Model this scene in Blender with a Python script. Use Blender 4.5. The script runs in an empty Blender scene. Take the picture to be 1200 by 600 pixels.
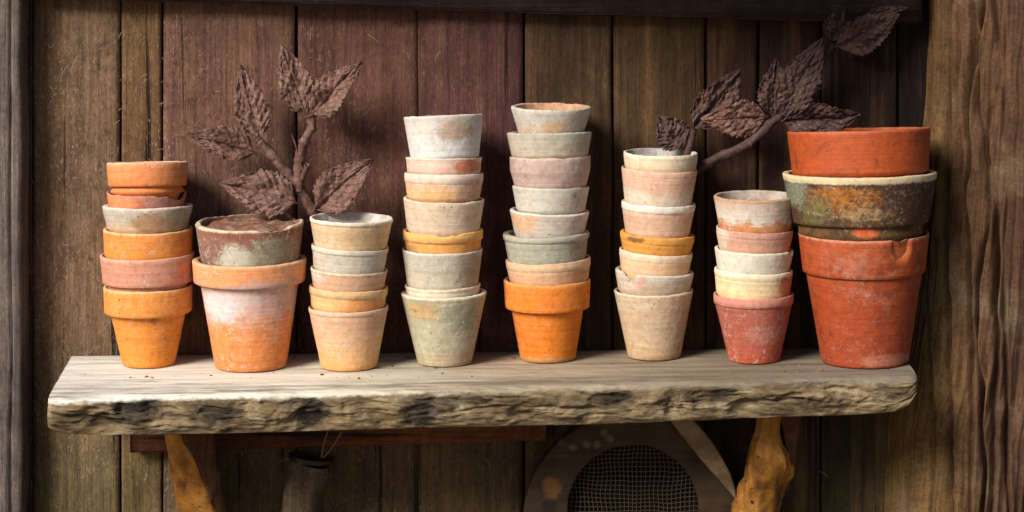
import bpy, bmesh, math, random
from mathutils import Vector, Matrix, noise, Euler
random.seed(7)
sc = bpy.context.scene
col = sc.collection
D, CZ, HOR = 3.2, 0.49, -190.0      # camera distance to the pot plane, its height, horizon row
def S(Y): return (D + Y) / D
def P(px, py, Y):                   # a measured photo position at depth Y -> metres
    s = S(Y)
    return Vector(((px - 600) / 1000 * s, Y, CZ - (py - HOR) / 1000 * s))
def lerp(a, b, t): return a + (b - a) * t
def clamp(x, a=0.0, b=1.0): return max(a, min(b, x))
def interp(tab, x):
    if x <= tab[0][0]: return tab[0][1]
    for (x0, y0), (x1, y1) in zip(tab, tab[1:]):
        if x <= x1: return y0 + (y1 - y0) * (x - x0) / (x1 - x0)
    return tab[-1][1]
def nz(x, y=0.0, z=0.0): return noise.noise(Vector((x, y, z)))
def fbm(x, y, z, o=4): return noise.fractal(Vector((x, y, z)), 1.0, 2.0, o)
GAIN = 1.25
def lin(c):
    return c / 12.92 if c <= 0.04045 else ((c + 0.055) / 1.055) ** 2.4
def rgb(c, g=None):
    g = GAIN if g is None else g
    return tuple(min(0.85, lin(v / 255.0) / g) for v in c) + (1.0,)

# ------------------------------------------------------------------ object helpers
def props(o, label=None, cat=None, group=None, kind=None):
    if label: o['label'] = label
    if cat: o['category'] = cat
    if group: o['group'] = group
    if kind: o['kind'] = kind
    return o
def mesh_obj(name, verts, faces, mat, parent=None, smooth=True, attr=None):
    me = bpy.data.meshes.new(name)
    me.from_pydata([tuple(v) for v in verts], [], faces)
    if smooth: me.polygons.foreach_set('use_smooth', [True] * len(me.polygons))
    if attr:
        for an, vals in attr.items():
            a = me.attributes.new(an, 'FLOAT_COLOR', 'POINT')
            a.data.foreach_set('color', [c for v in vals for c in v])
    me.materials.append(mat)
    me.update()
    o = bpy.data.objects.new(name, me)
    col.objects.link(o)
    if parent: o.parent = parent
    return o
def empty(name, loc, rot=(0, 0, 0)):
    o = bpy.data.objects.new(name, None)
    o.empty_display_size = 0.02
    o.location = loc; o.rotation_euler = rot
    col.objects.link(o)
    return o
def grid_faces(nu, nv, wrap_v=False, off=0):
    f = []
    for i in range(nu - 1):
        for j in range(nv if wrap_v else nv - 1):
            a = off + i * nv + j; b = off + i * nv + (j + 1) % nv
            f.append((a, b, b + nv, a + nv))
    return f
def tube_geo(pts, radii, n=8, rough=0.0, seed=0.0, V=None, F=None, tap=0):
    V = [] if V is None else V; F = [] if F is None else F
    off = len(V); m = len(pts)
    up = Vector((0.13, 1, 0.07)).normalized()
    for i, p in enumerate(pts):
        t = (pts[min(i + 1, m - 1)] - pts[max(i - 1, 0)]).normalized()
        a = t.cross(up)
        if a.length < 1e-4: a = t.cross(Vector((1, 0, 0)))
        a.normalize(); b = a.cross(t)
        for k in range(n):
            w = 2 * math.pi * k / n
            r = radii[i] * (1 + rough * fbm(math.cos(w) * 1.5 + seed, math.sin(w) * 1.5, i * 0.22 + seed))
            V.append(p + a * (r * math.cos(w)) + b * (r * math.sin(w)))
    for i in range(m - 1):
        for k in range(n):
            a = off + i * n + k; b = off + i * n + (k + 1) % n
            F.append((a, b, b + n, a + n))
    F.append(tuple(off + k for k in range(n)))
    F.append(tuple(off + (m - 1) * n + k for k in reversed(range(n))))
    return V, F
def spline(pts, n):
    pts = [Vector(p) for p in pts]; out = []
    for i in range(len(pts) - 1):
        p0 = pts[max(i - 1, 0)]; p1 = pts[i]; p2 = pts[i + 1]; p3 = pts[min(i + 2, len(pts) - 1)]
        for k in range(n):
            t = k / n
            out.append(0.5 * ((2 * p1) + (p2 - p0) * t + (2 * p0 - 5 * p1 + 4 * p2 - p3) * t * t + (3 * p1 - p0 - 3 * p2 + p3) * t ** 3))
    out.append(pts[-1])
    return out

# ------------------------------------------------------------------ material helper
class M:
    def __init__(s, name, rough=0.9, spec=0.25):
        s.m = bpy.data.materials.new(name); s.m.use_nodes = True
        s.t = s.m.node_tree; s.n = s.t.nodes; s.l = s.t.links
        s.b = s.n['Principled BSDF']
        s.b.inputs['Roughness'].default_value = rough
        s.b.inputs['Specular IOR Level'].default_value = spec
        s.obj = s.n.new('ShaderNodeTexCoord').outputs['Object']
        s._xyz = None
    def set(s, inp, v):
        if isinstance(v, bpy.types.NodeSocket): s.l.new(v, inp)
        else: inp.default_value = v
    def map(s, scale=(1, 1, 1), loc=(0, 0, 0), v=None, rot=(0, 0, 0)):
        k = s.n.new('ShaderNodeMapping'); s.l.new(v or s.obj, k.inputs[0])
        k.inputs[1].default_value = loc; k.inputs[2].default_value = rot; k.inputs[3].default_value = scale
        return k.outputs[0]
    def noise(s, scale, detail=4, rough=0.55, v=None, dist=0.0, color=False):
        k = s.n.new('ShaderNodeTexNoise'); s.l.new(v or s.obj, k.inputs['Vector'])
        k.inputs['Scale'].default_value = scale; k.inputs['Detail'].default_value = detail
        k.inputs['Roughness'].default_value = rough; k.inputs['Distortion'].default_value = dist
        return k.outputs['Color' if color else 'Fac']
    def voro(s, scale, v=None, feat='F1', rnd=1.0):
        k = s.n.new('ShaderNodeTexVoronoi'); k.feature = feat
        s.l.new(v or s.obj, k.inputs['Vector']); k.inputs['Scale'].default_value = scale
        k.inputs['Randomness'].default_value = rnd
        return k.outputs['Distance']
    def math(s, op, a, b=0.0, c=0.0, cl=False):
        k = s.n.new('ShaderNodeMath'); k.operation = op; k.use_clamp = cl
        for i, v in enumerate((a, b, c)): s.set(k.inputs[i], v)
        return k.outputs[0]
    def step(s, v, lo, hi, a=0.0, b=1.0):
        k = s.n.new('ShaderNodeMapRange'); k.interpolation_type = 'SMOOTHSTEP'
        s.set(k.inputs[0], v)
        for i, x in enumerate((lo, hi, a, b)): k.inputs[i + 1].default_value = x
        return k.outputs[0]
    def mix(s, fac, a, b, mode='MIX'):
        k = s.n.new('ShaderNodeMix'); k.data_type = 'RGBA'; k.blend_type = mode
        s.set(k.inputs['Factor'], fac)
        s.set(k.inputs[6], a); s.set(k.inputs[7], b)
        return k.outputs[2]
    def ramp(s, fac, stops, interp='LINEAR'):
        k = s.n.new('ShaderNodeValToRGB'); k.color_ramp.interpolation = interp
        e = k.color_ramp.elements
        while len(e) < len(stops): e.new(0.5)
        for el, (p, c) in zip(e, stops): el.position = p; el.color = c
        s.set(k.inputs[0], fac)
        return k.outputs[0]
    def xyz(s):
        if s._xyz is None:
            k = s.n.new('ShaderNodeSeparateXYZ'); s.l.new(s.obj, k.inputs[0]); s._xyz = k.outputs
        return s._xyz
    def spot(s, x, z, rx, rz, wob, soft=0.5):     # a stain: noisy ellipse in object x/z, on the side facing out
        X, Y, Z = s.xyz()
        wx = s.math('MULTIPLY_ADD', wob, 1.6, -0.8)
        a = s.math('POWER', s.math('DIVIDE', s.math('SUBTRACT', X, x), rx), 2.0)
        b = s.math('POWER', s.math('DIVIDE', s.math('SUBTRACT', Z, z), rz), 2.0)
        d = s.math('ADD', s.math('SQRT', s.math('ADD', a, b)), wx)
        return s.step(d, 1 - soft, 1 + soft, 1.0, 0.0)
    def bump(s, h, strength=0.3, dist=0.002, prev=None):
        k = s.n.new('ShaderNodeBump'); k.inputs['Strength'].default_value = strength
        k.inputs['Distance'].default_value = dist
        s.l.new(h, k.inputs['Height'])
        if prev: s.l.new(prev, k.inputs['Normal'])
        return k.outputs[0]
    def done(s, color, normal=None, rough=None):
        s.set(s.b.inputs['Base Color'], color)
        if normal: s.l.new(normal, s.b.inputs['Normal'])
        if rough is not None: s.set(s.b.inputs['Roughness'], rough)
        return s.m

def prgb(c, sat=0.9):
    g = 0.3 * c[0] + 0.55 * c[1] + 0.15 * c[2]
    if c[0] - c[2] > 125: sat = 1.03
    return rgb(tuple(g + (v - g) * sat for v in c))
def terracotta(name, zj, zt, stops, patches=(), seed=0.0, pits=0.5, dust=0.35, lip=None, lipz=0.0, inner=None, glossy=False):
    m = M(name, 0.62 if glossy else 0.92, 0.4 if glossy else 0.15)
    off = m.map(loc=(seed * 1.7, seed * 2.3, seed * 0.9))
    X, Y, Z = m.xyz()
    big = m.noise(38, 6, 0.65, off, 0.3)
    mid = m.noise(120, 5, 0.7, off)
    fine = m.noise(700, 3, 0.6, off)
    t = m.math('DIVIDE', m.math('SUBTRACT', Z, zj), zt - zj)
    tn = m.math('ADD', t, m.math('ADD', m.math('MULTIPLY_ADD', big, 0.6, -0.30), m.math('MULTIPLY_ADD', mid, 0.5, -0.25)))
    hb = m.noise(1.0, 4, 0.6, m.map(scale=(9, 9, 330), loc=(seed, 7, seed * .3)))
    tn = m.math('ADD', tn, m.math('MULTIPLY_ADD', hb, 0.5, -0.25))
    c = m.ramp(tn, [(p, prgb(k)) for p, k in stops])
    for p in patches:
        if p[0] == 'n':                      # ('n', colour, scale, lo, hi, strength)
            n = m.noise(p[2], 9, 0.78, m.map(loc=(seed + len(p[1]) + p[2], seed * 3, p[3] * 9)), 0.4)
            f = m.math('MULTIPLY', m.step(n, p[3], p[4]), p[5])
            c = m.mix(f, c, prgb(p[1]))
        else:                                # ('s', colour, x_px, t, rx_px, rt, strength)
            wob = m.math('ADD', m.math('MULTIPLY', m.noise(75, 8, 0.8, off, .4), 1.5), -.25)
            f = m.spot(p[2] / 1000, zj + p[3] * (zt - zj), p[4] / 1000, p[5] * (zt - zj), wob, .3)
            front = m.step(Y, 0.0, 0.012, 1.0, 0.0)
            c = m.mix(m.math('MULTIPLY', m.math('MULTIPLY', f, front), p[6]), c, prgb(p[1]))
    if lip:
        f = m.step(m.math('ADD', Z, m.math('MULTIPLY_ADD', mid, 0.006, -0.003)), zt - lipz - 0.002, zt - lipz + 0.001)
        c = m.mix(f, c, prgb(lip))
    # tonal mottling, pale salt dust, dark specks
    c = m.mix(1.0, c, m.ramp(mid, [(0.28, (0.80, 0.78, 0.76, 1)), (0.5, (1, 1, 1, 1)), (0.72, (1.14, 1.14, 1.14, 1))]), 'MULTIPLY')
    c = m.mix(1.0, c, m.ramp(hb, [(0.3, (0.88, 0.86, 0.85, 1)), (0.5, (1, 1, 1, 1)), (0.7, (1.09, 1.09, 1.09, 1))]), 'MULTIPLY')
    blot = m.noise(22, 5, 0.6, m.map(loc=(seed * 4.1, 2, seed)))
    lime = m.math('MULTIPLY', m.step(m.noise(150, 9, 0.82, off, 0.9), 0.53, 0.58), m.step(blot, 0.40, 0.60))
    run = m.math('MULTIPLY', m.step(m.noise(1.0, 6, 0.7, m.map(scale=(210, 210, 26), loc=(seed, 3, 1))), 0.58, 0.70), m.step(blot, 0.62, 0.42))
    c = m.mix(m.math('MULTIPLY', m.math('MAXIMUM', lime, m.math('MULTIPLY', run, .55)), dust), c, rgb((232, 224, 212)))
    soil = m.math('MULTIPLY', m.step(m.noise(95, 9, 0.8, m.map(loc=(seed * 2.2, seed, 4)), 0.8), 0.58, 0.65), 0.25 + 0.35 * pits)
    c = m.mix(soil, c, m.mix(.72, c, rgb((70, 52, 40))))
    c = m.mix(1.0, c, m.ramp(fine, [(0.3, (0.95, 0.95, 0.95, 1)), (0.7, (1.04, 1.04, 1.04, 1))]), 'MULTIPLY')
    sp = m.math('MULTIPLY', m.step(m.voro(150, off), 0.10, 0.17, 1.0, 0.0), m.step(big, 0.5, 0.62))
    c = m.mix(m.math('MULTIPLY', sp, pits), c, rgb((80, 58, 42)))
    # thin throwing lines and chips
    h1 = m.noise(1.0, 3, 0.5, m.map(scale=(12, 12, 420), loc=(seed, 0, 0)))
    nb = m.bump(h1, 0.25, 0.0012)
    nb = m.bump(m.noise(110, 7, 0.62, off), 0.32, 0.0022, nb)
    nb = m.bump(lime, 0.35, 0.0006, nb)
    nb = m.bump(sp, 0.4, -0.0015, nb)
    if inner:
        r2 = m.math('SQRT', m.math('ADD', m.math('MULTIPLY', X, X), m.math('MULTIPLY', Y, Y)))
        # the inside is a different, unweathered colour: inward-facing normal
        g = m.n.new('ShaderNodeNewGeometry'); gs = m.n.new('ShaderNodeVectorMath'); gs.operation = 'DOT_PRODUCT'
        m.l.new(g.outputs['Normal'], gs.inputs[0])
        ob = m.n.new('ShaderNodeVectorTransform'); ob.vector_type = 'VECTOR'; ob.convert_from = 'OBJECT'; ob.convert_to = 'WORLD'
        cb = m.n.new('ShaderNodeCombineXYZ'); m.l.new(X, cb.inputs[0]); m.l.new(Y, cb.inputs[1])
        m.l.new(cb.outputs[0], ob.inputs[0]); m.l.new(ob.outputs[0], gs.inputs[1])
        f = m.step(gs.outputs['Value'], -0.004, -0.012)
        c = m.mix(f, c, m.mix(m.step(mid, 0.4, 0.65), prgb(inner), rgb(tuple(v * 0.8 for v in inner))))
    return m.done(c, nb)

# ------------------------------------------------------------------ the shelf plane
ZS0, ZK = -0.1233, 0.0115
YW = 0.068
def Zs(X): return ZS0 + ZK * X

# ------------------------------------------------------------------ pots
SEG = 104
GROUP = 'terracotta pots stacked on the shelf'
pot_no = [0]
def build_pot(name, label, mat_fn, C, roll, pitch, H, R, prof, t_top, floor_r, chips, seed, split=None):
    """prof: outer points (z, r), base upward, z measured from the rim plane (negative down)."""
    out = []
    for (z0, r0), (z1, r1) in zip(prof, prof[1:]):
        n = max(1, int(math.hypot(z1 - z0, r1 - r0) / 0.0032))
        for k in range(n): out.append((lerp(z0, z1, k / n), lerp(r0, r1, k / n)))
    zt, rt = prof[-1]
    e = min(0.0014, t_top * 0.3)
    out.append((-e, rt)); out.append((-e * 0.3, rt - e * 0.35)); out.append((0.0, rt - e * 1.1))
    ntop = len(out)
    inner = [(0.0, rt - t_top + e), (-e * 0.5, rt - t_top + e * 0.3), (-e * 1.6, rt - t_top)]
    zb = -H + 0.008
    nin = 14
    def outer_r(z):
        return interp([(a, b) for a, b in prof], z)
    for k in range(1, nin + 1):
        z = lerp(-e * 1.6, zb, k / nin)
        r = min(lerp(rt - t_top, floor_r, k / nin), outer_r(z) - 0.003)
        inner.append((z, max(r, 0.006)))
    loop = out + inner
    rotm = Euler((pitch, roll, 0)).to_matrix()
    base = C + rotm @ Vector((0, 0, -H))
    V = []; np_ = len(loop)
    for i in range(SEG):
        phi = 2 * math.pi * i / SEG
        sx, cy = math.sin(phi), -math.cos(phi)
        wob = 1 + 0.006 * nz(sx * 1.3 + seed, cy * 1.3, seed) + 0.0025 * nz(sx * 7 + seed, cy * 7, 3)
        topdz = 0.0007 * nz(sx * 2.5, cy * 2.5, seed + 5) + 0.0005 * nz(sx * 12, cy * 12, seed + 9)
        cut = 0.0; deg = math.degrees(phi); deg = deg - 360 if deg > 180 else deg
        for ch in chips:
            if ch[0] == 'bite': continue
            d = abs(deg - ch[0]) / ch[1]
            if d < 1:
                jag = 0.75 + 0.5 * nz(phi * 22, seed, 1.7)
                cut = max(cut, ch[2] / 1000 * min(1, (1 - d) * 2.2) * jag)
        for j, (z, r) in enumerate(loop):
            rr = r * wob + 0.00035 * fbm(sx * 14 + seed, cy * 14, z * 160, 3)
            zz = z
            if z > -0.004: zz = z + topdz * (1 + z / 0.004)
            if cut and zz > -cut:
                over = (zz + cut)
                zz = -cut + 0.08 * over
                rr += 0.0009 * nz(phi * 30, z * 400, seed) if j < ntop else 0
            for ch in chips:
                if ch[0] == 'bite' and j < ntop:
                    d2 = ((deg - ch[1]) / ch[2]) ** 2 + ((z + ch[3]) / ch[4]) ** 2
                    d2 *= 1 + 0.4 * nz(deg * 0.2, z * 120, seed)
                    if d2 < 1: rr -= ch[5] * (1 - d2) ** 0.5
            V.append(Vector((rr * sx, rr * cy, zz + H)))
    F_body, F_rim = [], []
    for i in range(SEG):
        i2 = (i + 1) % SEG
        for j in range(np_ - 1):
            q = (i * np_ + j, i2 * np_ + j, i2 * np_ + j + 1, i * np_ + j + 1)
            za = (loop[j][0] + loop[j + 1][0]) / 2
            (F_rim if (split is not None and za > split) else F_body).append(q)
    F_body.append(tuple(i * np_ for i in reversed(range(SEG))))
    F_body.append(tuple(i * np_ + np_ - 1 for i in range(SEG)))
    mat = mat_fn(H)
    def sub(nm, faces, parent):
        used = sorted({v for f in faces for v in f}); mp = {v: k for k, v in enumerate(used)}
        return mesh_obj(nm, [V[v] for v in used], [tuple(mp[v] for v in f) for f in faces], mat, parent)
    if split is None:
        o = sub(name, F_body, None); o.location = base; o.rotation_euler = (pitch, roll, 0)
    else:
        o = empty(name, base, (pitch, roll, 0))
        sub('body', F_body, o); sub('rim', F_rim, o)
    props(o, label, 'pot', GROUP)
    return o

def stack(front_py, base_r, base_cx, pots):
    """pots top -> bottom; each a dict measured in photo pixels."""
    # depth from where the bottom pot's front edge meets the shelf
    X = (base_cx - 600) / 1000
    Y = 0.0
    for _ in range(3):
        h = CZ - Zs(X)
        Y = D * (h * 1000 / (front_py - HOR) - 1) + base_r / 1000
    Rmax = max(p['R'] for p in pots) / 1000
    Y = min(Y, YW - Rmax - 0.004)
    s = S(Y)
    below = None
    for i in range(len(pots) - 1, -1, -1):
        p = pots[i]
        bottom = i == len(pots) - 1
        yc = (p['yL'] + p['yR']) / 2
        C = P(p['cx'], yc, Y)
        R = p['R'] / 1000 * s
        roll = -math.atan2(p['yL'] - p['yR'], 2 * p['R'])
        pitch = -math.radians(p.get('pitch', 0))
        if bottom:
            roll = -math.atan(ZK)
            pitch = 0
            H = C.z - Zs(C.x) - 0.0006; rb = base_r / 1000 * s; v = H; Rj = rb
        else:
            b = pots[i + 1]
            v = ((b['yL'] + b['yR']) / 2 - yc) / 1000 * s
            Rj = min(p['Rj'] / 1000 * s, below['R'] - below['t'] - 0.0006)
            zb = max(below['zb'] + 0.0095, C.z - v - (0.045 if abs(p.get('pitch', 0)) < 2 else 0.02) * min(R / 0.05, 1.1))
            H = C.z - zb
            rb = max(below['inner'](zb + 0.001) - 0.0022, 0.012)
        kind = p.get('k', ('plain',))
        prof = []
        if bottom:
            prof += [(-H, rb - 0.0022), (-H + 0.0006, rb - 0.0008), (-H + 0.002, rb)]
        else:
            prof += [(-H, rb - 0.001), (-H + 0.0015, rb)]
            zj = -v
            tl = abs(pitch) + abs(roll - below['roll'])
            clr = 0.0016 + 0.03 * tl * (R / 0.047)
            for q in range(1, 8):
                z = lerp(-H, zj, q / 8)
                r = min(lerp(rb, Rj, q / 8), below['inner'](C.z + z) - clr)
                if z > prof[-1][0] + 1e-4: prof.append((z, max(r, 0.01)))
            prof.append((zj, Rj))
        split = None
        if kind[0] == 'plain':
            prof += [(-0.003, lerp(Rj, R, 0.97) if v > 0.01 else R), (-0.0015, R)]
            tt = 0.0040
        elif kind[0] == 'lip':                 # ('lip', height, step)
            h, st = kind[1] / 1000, kind[2] / 1000
            rg = R - st
            if v > h + 0.002:
                if rg < Rj + 0.0002: rg = Rj + 0.0002
                prof += [(-h - 0.0012, rg), (-h - 0.0002, rg), (-h + 0.0006, max(R - 0.0004, rg)), (-h * 0.5, R)]
                split = -h - 0.0002
            prof += [(-0.0016, R)]
            tt = 0.0042
        else:                                   # ('collar', height, R_bottom, R_body_top)
            h, Rb, rc = kind[1] / 1000, kind[2] / 1000 * s, kind[3] / 1000 * s
            if not bottom: rc = min(rc, Rj + 0.002)
            if v > h + 0.001:
                prof += [(-h - 0.001, rc), (-h - 0.0001, rc + 0.0002), (-h, Rb - 0.0010), (-h + 0.0010, Rb)]
                split = -h - 0.0001
            prof += [(-0.002, R)]
            tt = 0.0055
        if i > 0:
            up = pots[i - 1]
            gap = R - up['Rj'] / 1000 * s
            tt = clamp(gap - 0.0008, 0.0022, 0.0075)
        if 't' in p: tt = p['t'] / 1000
        clean = [prof[0]]
        for q in prof[1:]:
            if q[0] > clean[-1][0] + 1e-6: clean.append(q)
        prof = clean
        floor_r = max(rb - 0.004, 0.008)
        zrim, pr, ttc = C.z, list(prof), tt
        def inner(z, zrim=zrim, pr=pr, tt=tt, H=H, R=R, fr=floor_r):
            zl = z - zrim
            k = clamp(-zl / max(H - 0.008, 1e-3))
            return min(lerp(R - tt, fr, k), interp(pr, zl) - 0.003)
        pot_no[0] += 1
        seed = pot_no[0] * 3.37
        pn = pot_no[0]
        vis = v if not bottom else H
        def mat_fn(HH, p=p, vis=vis, seed=seed, pn=pn):
            return terracotta('terracotta_%d' % pn, HH - vis, HH, p['c'], p.get('p', ()), seed, p.get('pits', 0.5),
                              p.get('dust', 0.3), p.get('lip'), p.get('lipz', 4) / 1000, p.get('in'), p.get('gloss', False))
        build_pot('flower_pot', p['l'], mat_fn, C, roll, pitch, H, R, prof, tt, floor_r, p.get('ch', ()), seed, split)
        below = dict(roll=roll, R=R, t=tt, zb=C.z - H, inner=inner)

def pot(xl, xr, yL, yR, Rj, c, l, **kw):
    d = dict(cx=(xl + xr) / 2, R=(xr - xl) / 2, yL=yL, yR=yR, Rj=Rj, c=c if isinstance(c, list) else [(0.0, c), (1.0, c)], l=l)
    d.update(kw)
    return d

OR = (236, 158, 92)
# stack 1
stack(433, 31, 174.5, [
  pot(125.2, 220, 190.5, 189, 43.5, [(0.2, (226, 138, 82)), (0.9, (236, 152, 100))], 'orange pot with deep band, topmost in the leftmost stack', k=('collar', 28, 45.5, 40), pitch=6, lip=(240, 178, 138), lipz=2,
      p=[('n', (215, 120, 75), 60, .5, .7, .5)]),
  pot(125.5, 218, 224.5, 224.5, 44, [(0, (190, 112, 88)), (1, (212, 132, 104))], 'brick red pot with broken rim under the topmost orange pot of leftmost stack',
      ch=[(62, 26, 9), (30, 10, 3)], p=[('s', (236, 150, 92), -28, .4, 22, .5, .8), ('s', (175, 130, 120), 28, .6, 22, .5, .6)]),
  pot(120.4, 225.4, 240.5, 240, 47, [(0, (222, 178, 140)), (.45, (196, 180, 160)), (1, (208, 196, 182))], 'flared pale grey pot with pinkish lip, third from the top in leftmost stack',
      pitch=3, lip=(236, 208, 192), lipz=1.5, p=[('s', (182, 132, 86), 8, .35, 22, .4, .8), ('s', (165, 150, 105), 40, .5, 12, .7, .6)]),
  pot(121.4, 225.4, 267.5, 266.5, 51, [(0, (236, 150, 74)), (1, (238, 150, 80))], 'smooth orange pot below the pale grey flared pot in leftmost stack', lip=(244, 184, 124), lipz=1.5),
  pot(117.6, 227.5, 298, 295.5, 47, [(0, (218, 146, 118)), (1, (222, 150, 122))], 'dusty pink pot with wide band, second from the bottom in leftmost stack', k=('collar', 33, 52.5, 48), dust=.5, lip=(232, 168, 142), lipz=3,
      p=[('n', (200, 120, 90), 50, .5, .65, .5)]),
  pot(121.4, 225.4, 333.5, 334.5, 31, [(0, (234, 150, 66)), (.6, (230, 146, 70)), (1, (236, 156, 82))], 'orange pot with plain thick band and pitted front, bottom of leftmost stack', k=('collar', 31, 51, 43.8), pits=.9, lip=(244, 186, 122), lipz=2,
      p=[('s', (96, 74, 48), 12, .62, 4, .06, .7), ('s', (214, 128, 56), 0, .6, 34, .05, .5)]),
])
# stack 2
stack(437.5, 42, 294, [
  pot(229.4, 355.6, 260.5, 258.5, 57.8, [(0, (140, 100, 84)), (1, (160, 112, 92))], 'wide weathered brown pot with broken rim and grey lichen patches', pitch=-2, t=7,
      ch=[(35, 24, 5), (-160, 40, 3), (120, 18, 7), (-75, 12, 3)], lip=(226, 196, 164), lipz=2.2, dust=.7, pits=.9,
      p=[('s', (206, 200, 178), -12, .22, 21, .36, .95), ('s', (168, 158, 130), 32, .35, 24, .5, .9), ('s', (150, 88, 66), 10, .85, 50, .14, .7), ('n', (146, 96, 78), 45, .5, .62, .7)], **{'in': (150, 112, 92)}),
  pot(225.6, 359.4, 302.5, 303, 42, [(.0, (226, 142, 84)), (.35, (230, 146, 88)), (.62, (222, 178, 164)), (.78, (216, 160, 140)), (.84, (232, 156, 104)), (1, (236, 160, 110))],
      'large orange pot with white and pink salt bloom below its rim', k=('collar', 26, 65.5, 57.5), lip=(240, 180, 134), lipz=2, dust=.6,
      p=[('s', (228, 214, 214), -30, .62, 24, .14, .9), ('s', (220, 196, 190), 0, .72, 40, .08, .7), ('s', (212, 164, 150), 36, .7, 22, .12, .6)]),
])
# stack 3
stack(436.5, 33, 407.5, [
  pot(363, 460.5, 253.5, 256, 42.5, (224, 190, 146), 'buff pot with creamy lip, topmost in the third stack from the left', k=('lip', 5, 1.3), lip=(240, 224, 204), lipz=3, t=4, dust=.4,
      p=[('s', (206, 164, 116), 12, .5, 18, .4, .6)], **{'in': (214, 200, 190)}),
  pot(365.2, 455.6, 285.5, 290, 41.5, (204, 190, 170), 'pale grey pot with rolled lip, second from top under the buff pot', k=('lip', 6, 1.4), dust=.5, lip=(222, 208, 190), lipz=4, p=[('n', (182, 172, 150), 60, .5, .65, .6)]),
  pot(364, 454, 312.5, 316, 41.5, [(0, (220, 172, 138)), (1, (214, 164, 126))], 'tan pink pot, middle of the five-pot stack with the buff pot on top', k=('lip', 4, .8), lip=(226, 196, 170), lipz=2, p=[('s', (226, 204, 192), -40, .7, 14, .4, .8)]),
  pot(362.5, 454.5, 333.5, 336.5, 43, (234, 184, 118), 'honey yellow pot with thick rounded lip, second from bottom under the tan pink pot', k=('lip', 9, 1.6), lip=(230, 184, 128), lipz=9,
      p=[('s', (226, 150, 90), 20, .3, 24, .5, .8)]),
  pot(361.4, 455, 358, 359, 33, [(0, (240, 178, 112)), (.3, (238, 180, 124)), (.7, (226, 176, 138)), (1, (228, 176, 142))], 'peach pot fading to yellow at its base, bottom of the buff-topped stack', k=('lip', 6, 1.3), lip=(234, 188, 158), lipz=4, dust=.4),
])
# stack 4
stack(431.5, 32, 522, [
  pot(473, 566, 137, 133.5, 40, [(0, (226, 224, 218)), (.4, (222, 216, 208)), (1, (212, 200, 188))], 'chalky white pot with tan blotch, topmost under the open wall', pitch=5.5, dust=.6, pits=.3,
      p=[('s', (188, 154, 124), 14, .65, 20, .26, .85), ('n', (190, 176, 166), 60, .52, .68, .5)]),
  pot(475.5, 565, 184, 184, 42.5, [(0, (232, 182, 156)), (1, (232, 202, 182))], 'pink pot with grooved pale rim just below the chalky white pot', pitch=4.5, k=('lip', 3, .8), p=[('s', (204, 116, 72), 28, .5, 18, .4, .85)]),
  pot(474, 566.5, 202, 203, 42.2, [(0, (240, 184, 118)), (.5, (234, 182, 140)), (.68, (232, 206, 186)), (1, (234, 214, 196))], 'peach pot with whitish band and glowing orange front, below the pink grooved pot', pitch=4, k=('lip', 11, 1.2), dust=.5,
      p=[('s', (202, 158, 138), 34, .3, 18, .6, .7)]),
  pot(473, 567.5, 231, 233, 42.3, (222, 194, 166), 'sandy beige speckled pot resting in the orange pot with the chipped rim', lip=(234, 208, 184), lipz=1.5, dust=.4, pits=.8, p=[('n', (206, 168, 134), 70, .5, .65, .6)]),
  pot(472, 566, 269, 268, 43.5, (234, 166, 92), 'orange pot with a chipped banded rim in the middle of a pale stack', k=('lip', 11, 2), lip=(240, 182, 108), lipz=10, ch=[(4, 12, 4.0), (22, 7, 2.5)],
      p=[('s', (150, 130, 90), -40, .1, 12, .3, .6)]),
  pot(471.5, 565.5, 291, 290.5, 41.8, [(0, (206, 190, 162)), (1, (190, 182, 166))], 'grey stone coloured pot with thin pink lip under the chipped orange pot', lip=(230, 206, 190), lipz=1.5, dust=.55,
      p=[('s', (170, 136, 104), 34, .5, 16, .5, .6), ('n', (176, 172, 156), 50, .5, .65, .6)]),
  pot(474.5, 563, 333.5, 332, 43, (226, 208, 176), 'cream pot with rolled lip, only its narrow rim showing above the mossy grey pot', k=('lip', 4, .9), lip=(236, 214, 186), lipz=3),
  pot(470, 570.5, 341.5, 342, 32, [(0, (196, 172, 134)), (.3, (192, 182, 154)), (.7, (186, 176, 142)), (1, (190, 178, 144))], 'greenish grey mottled tall pot, bottom of the stack topped in chalky white', lip=(226, 214, 194), lipz=2, dust=.5, pits=.8,
      p=[('s', (200, 160, 104), -26, .8, 22, .12, .8), ('s', (150, 146, 124), 18, .72, 20, .2, .7), ('n', (166, 156, 122), 40, .5, .62, .6), ('n', (208, 202, 182), 55, .54, .66, .6)]),
])
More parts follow.
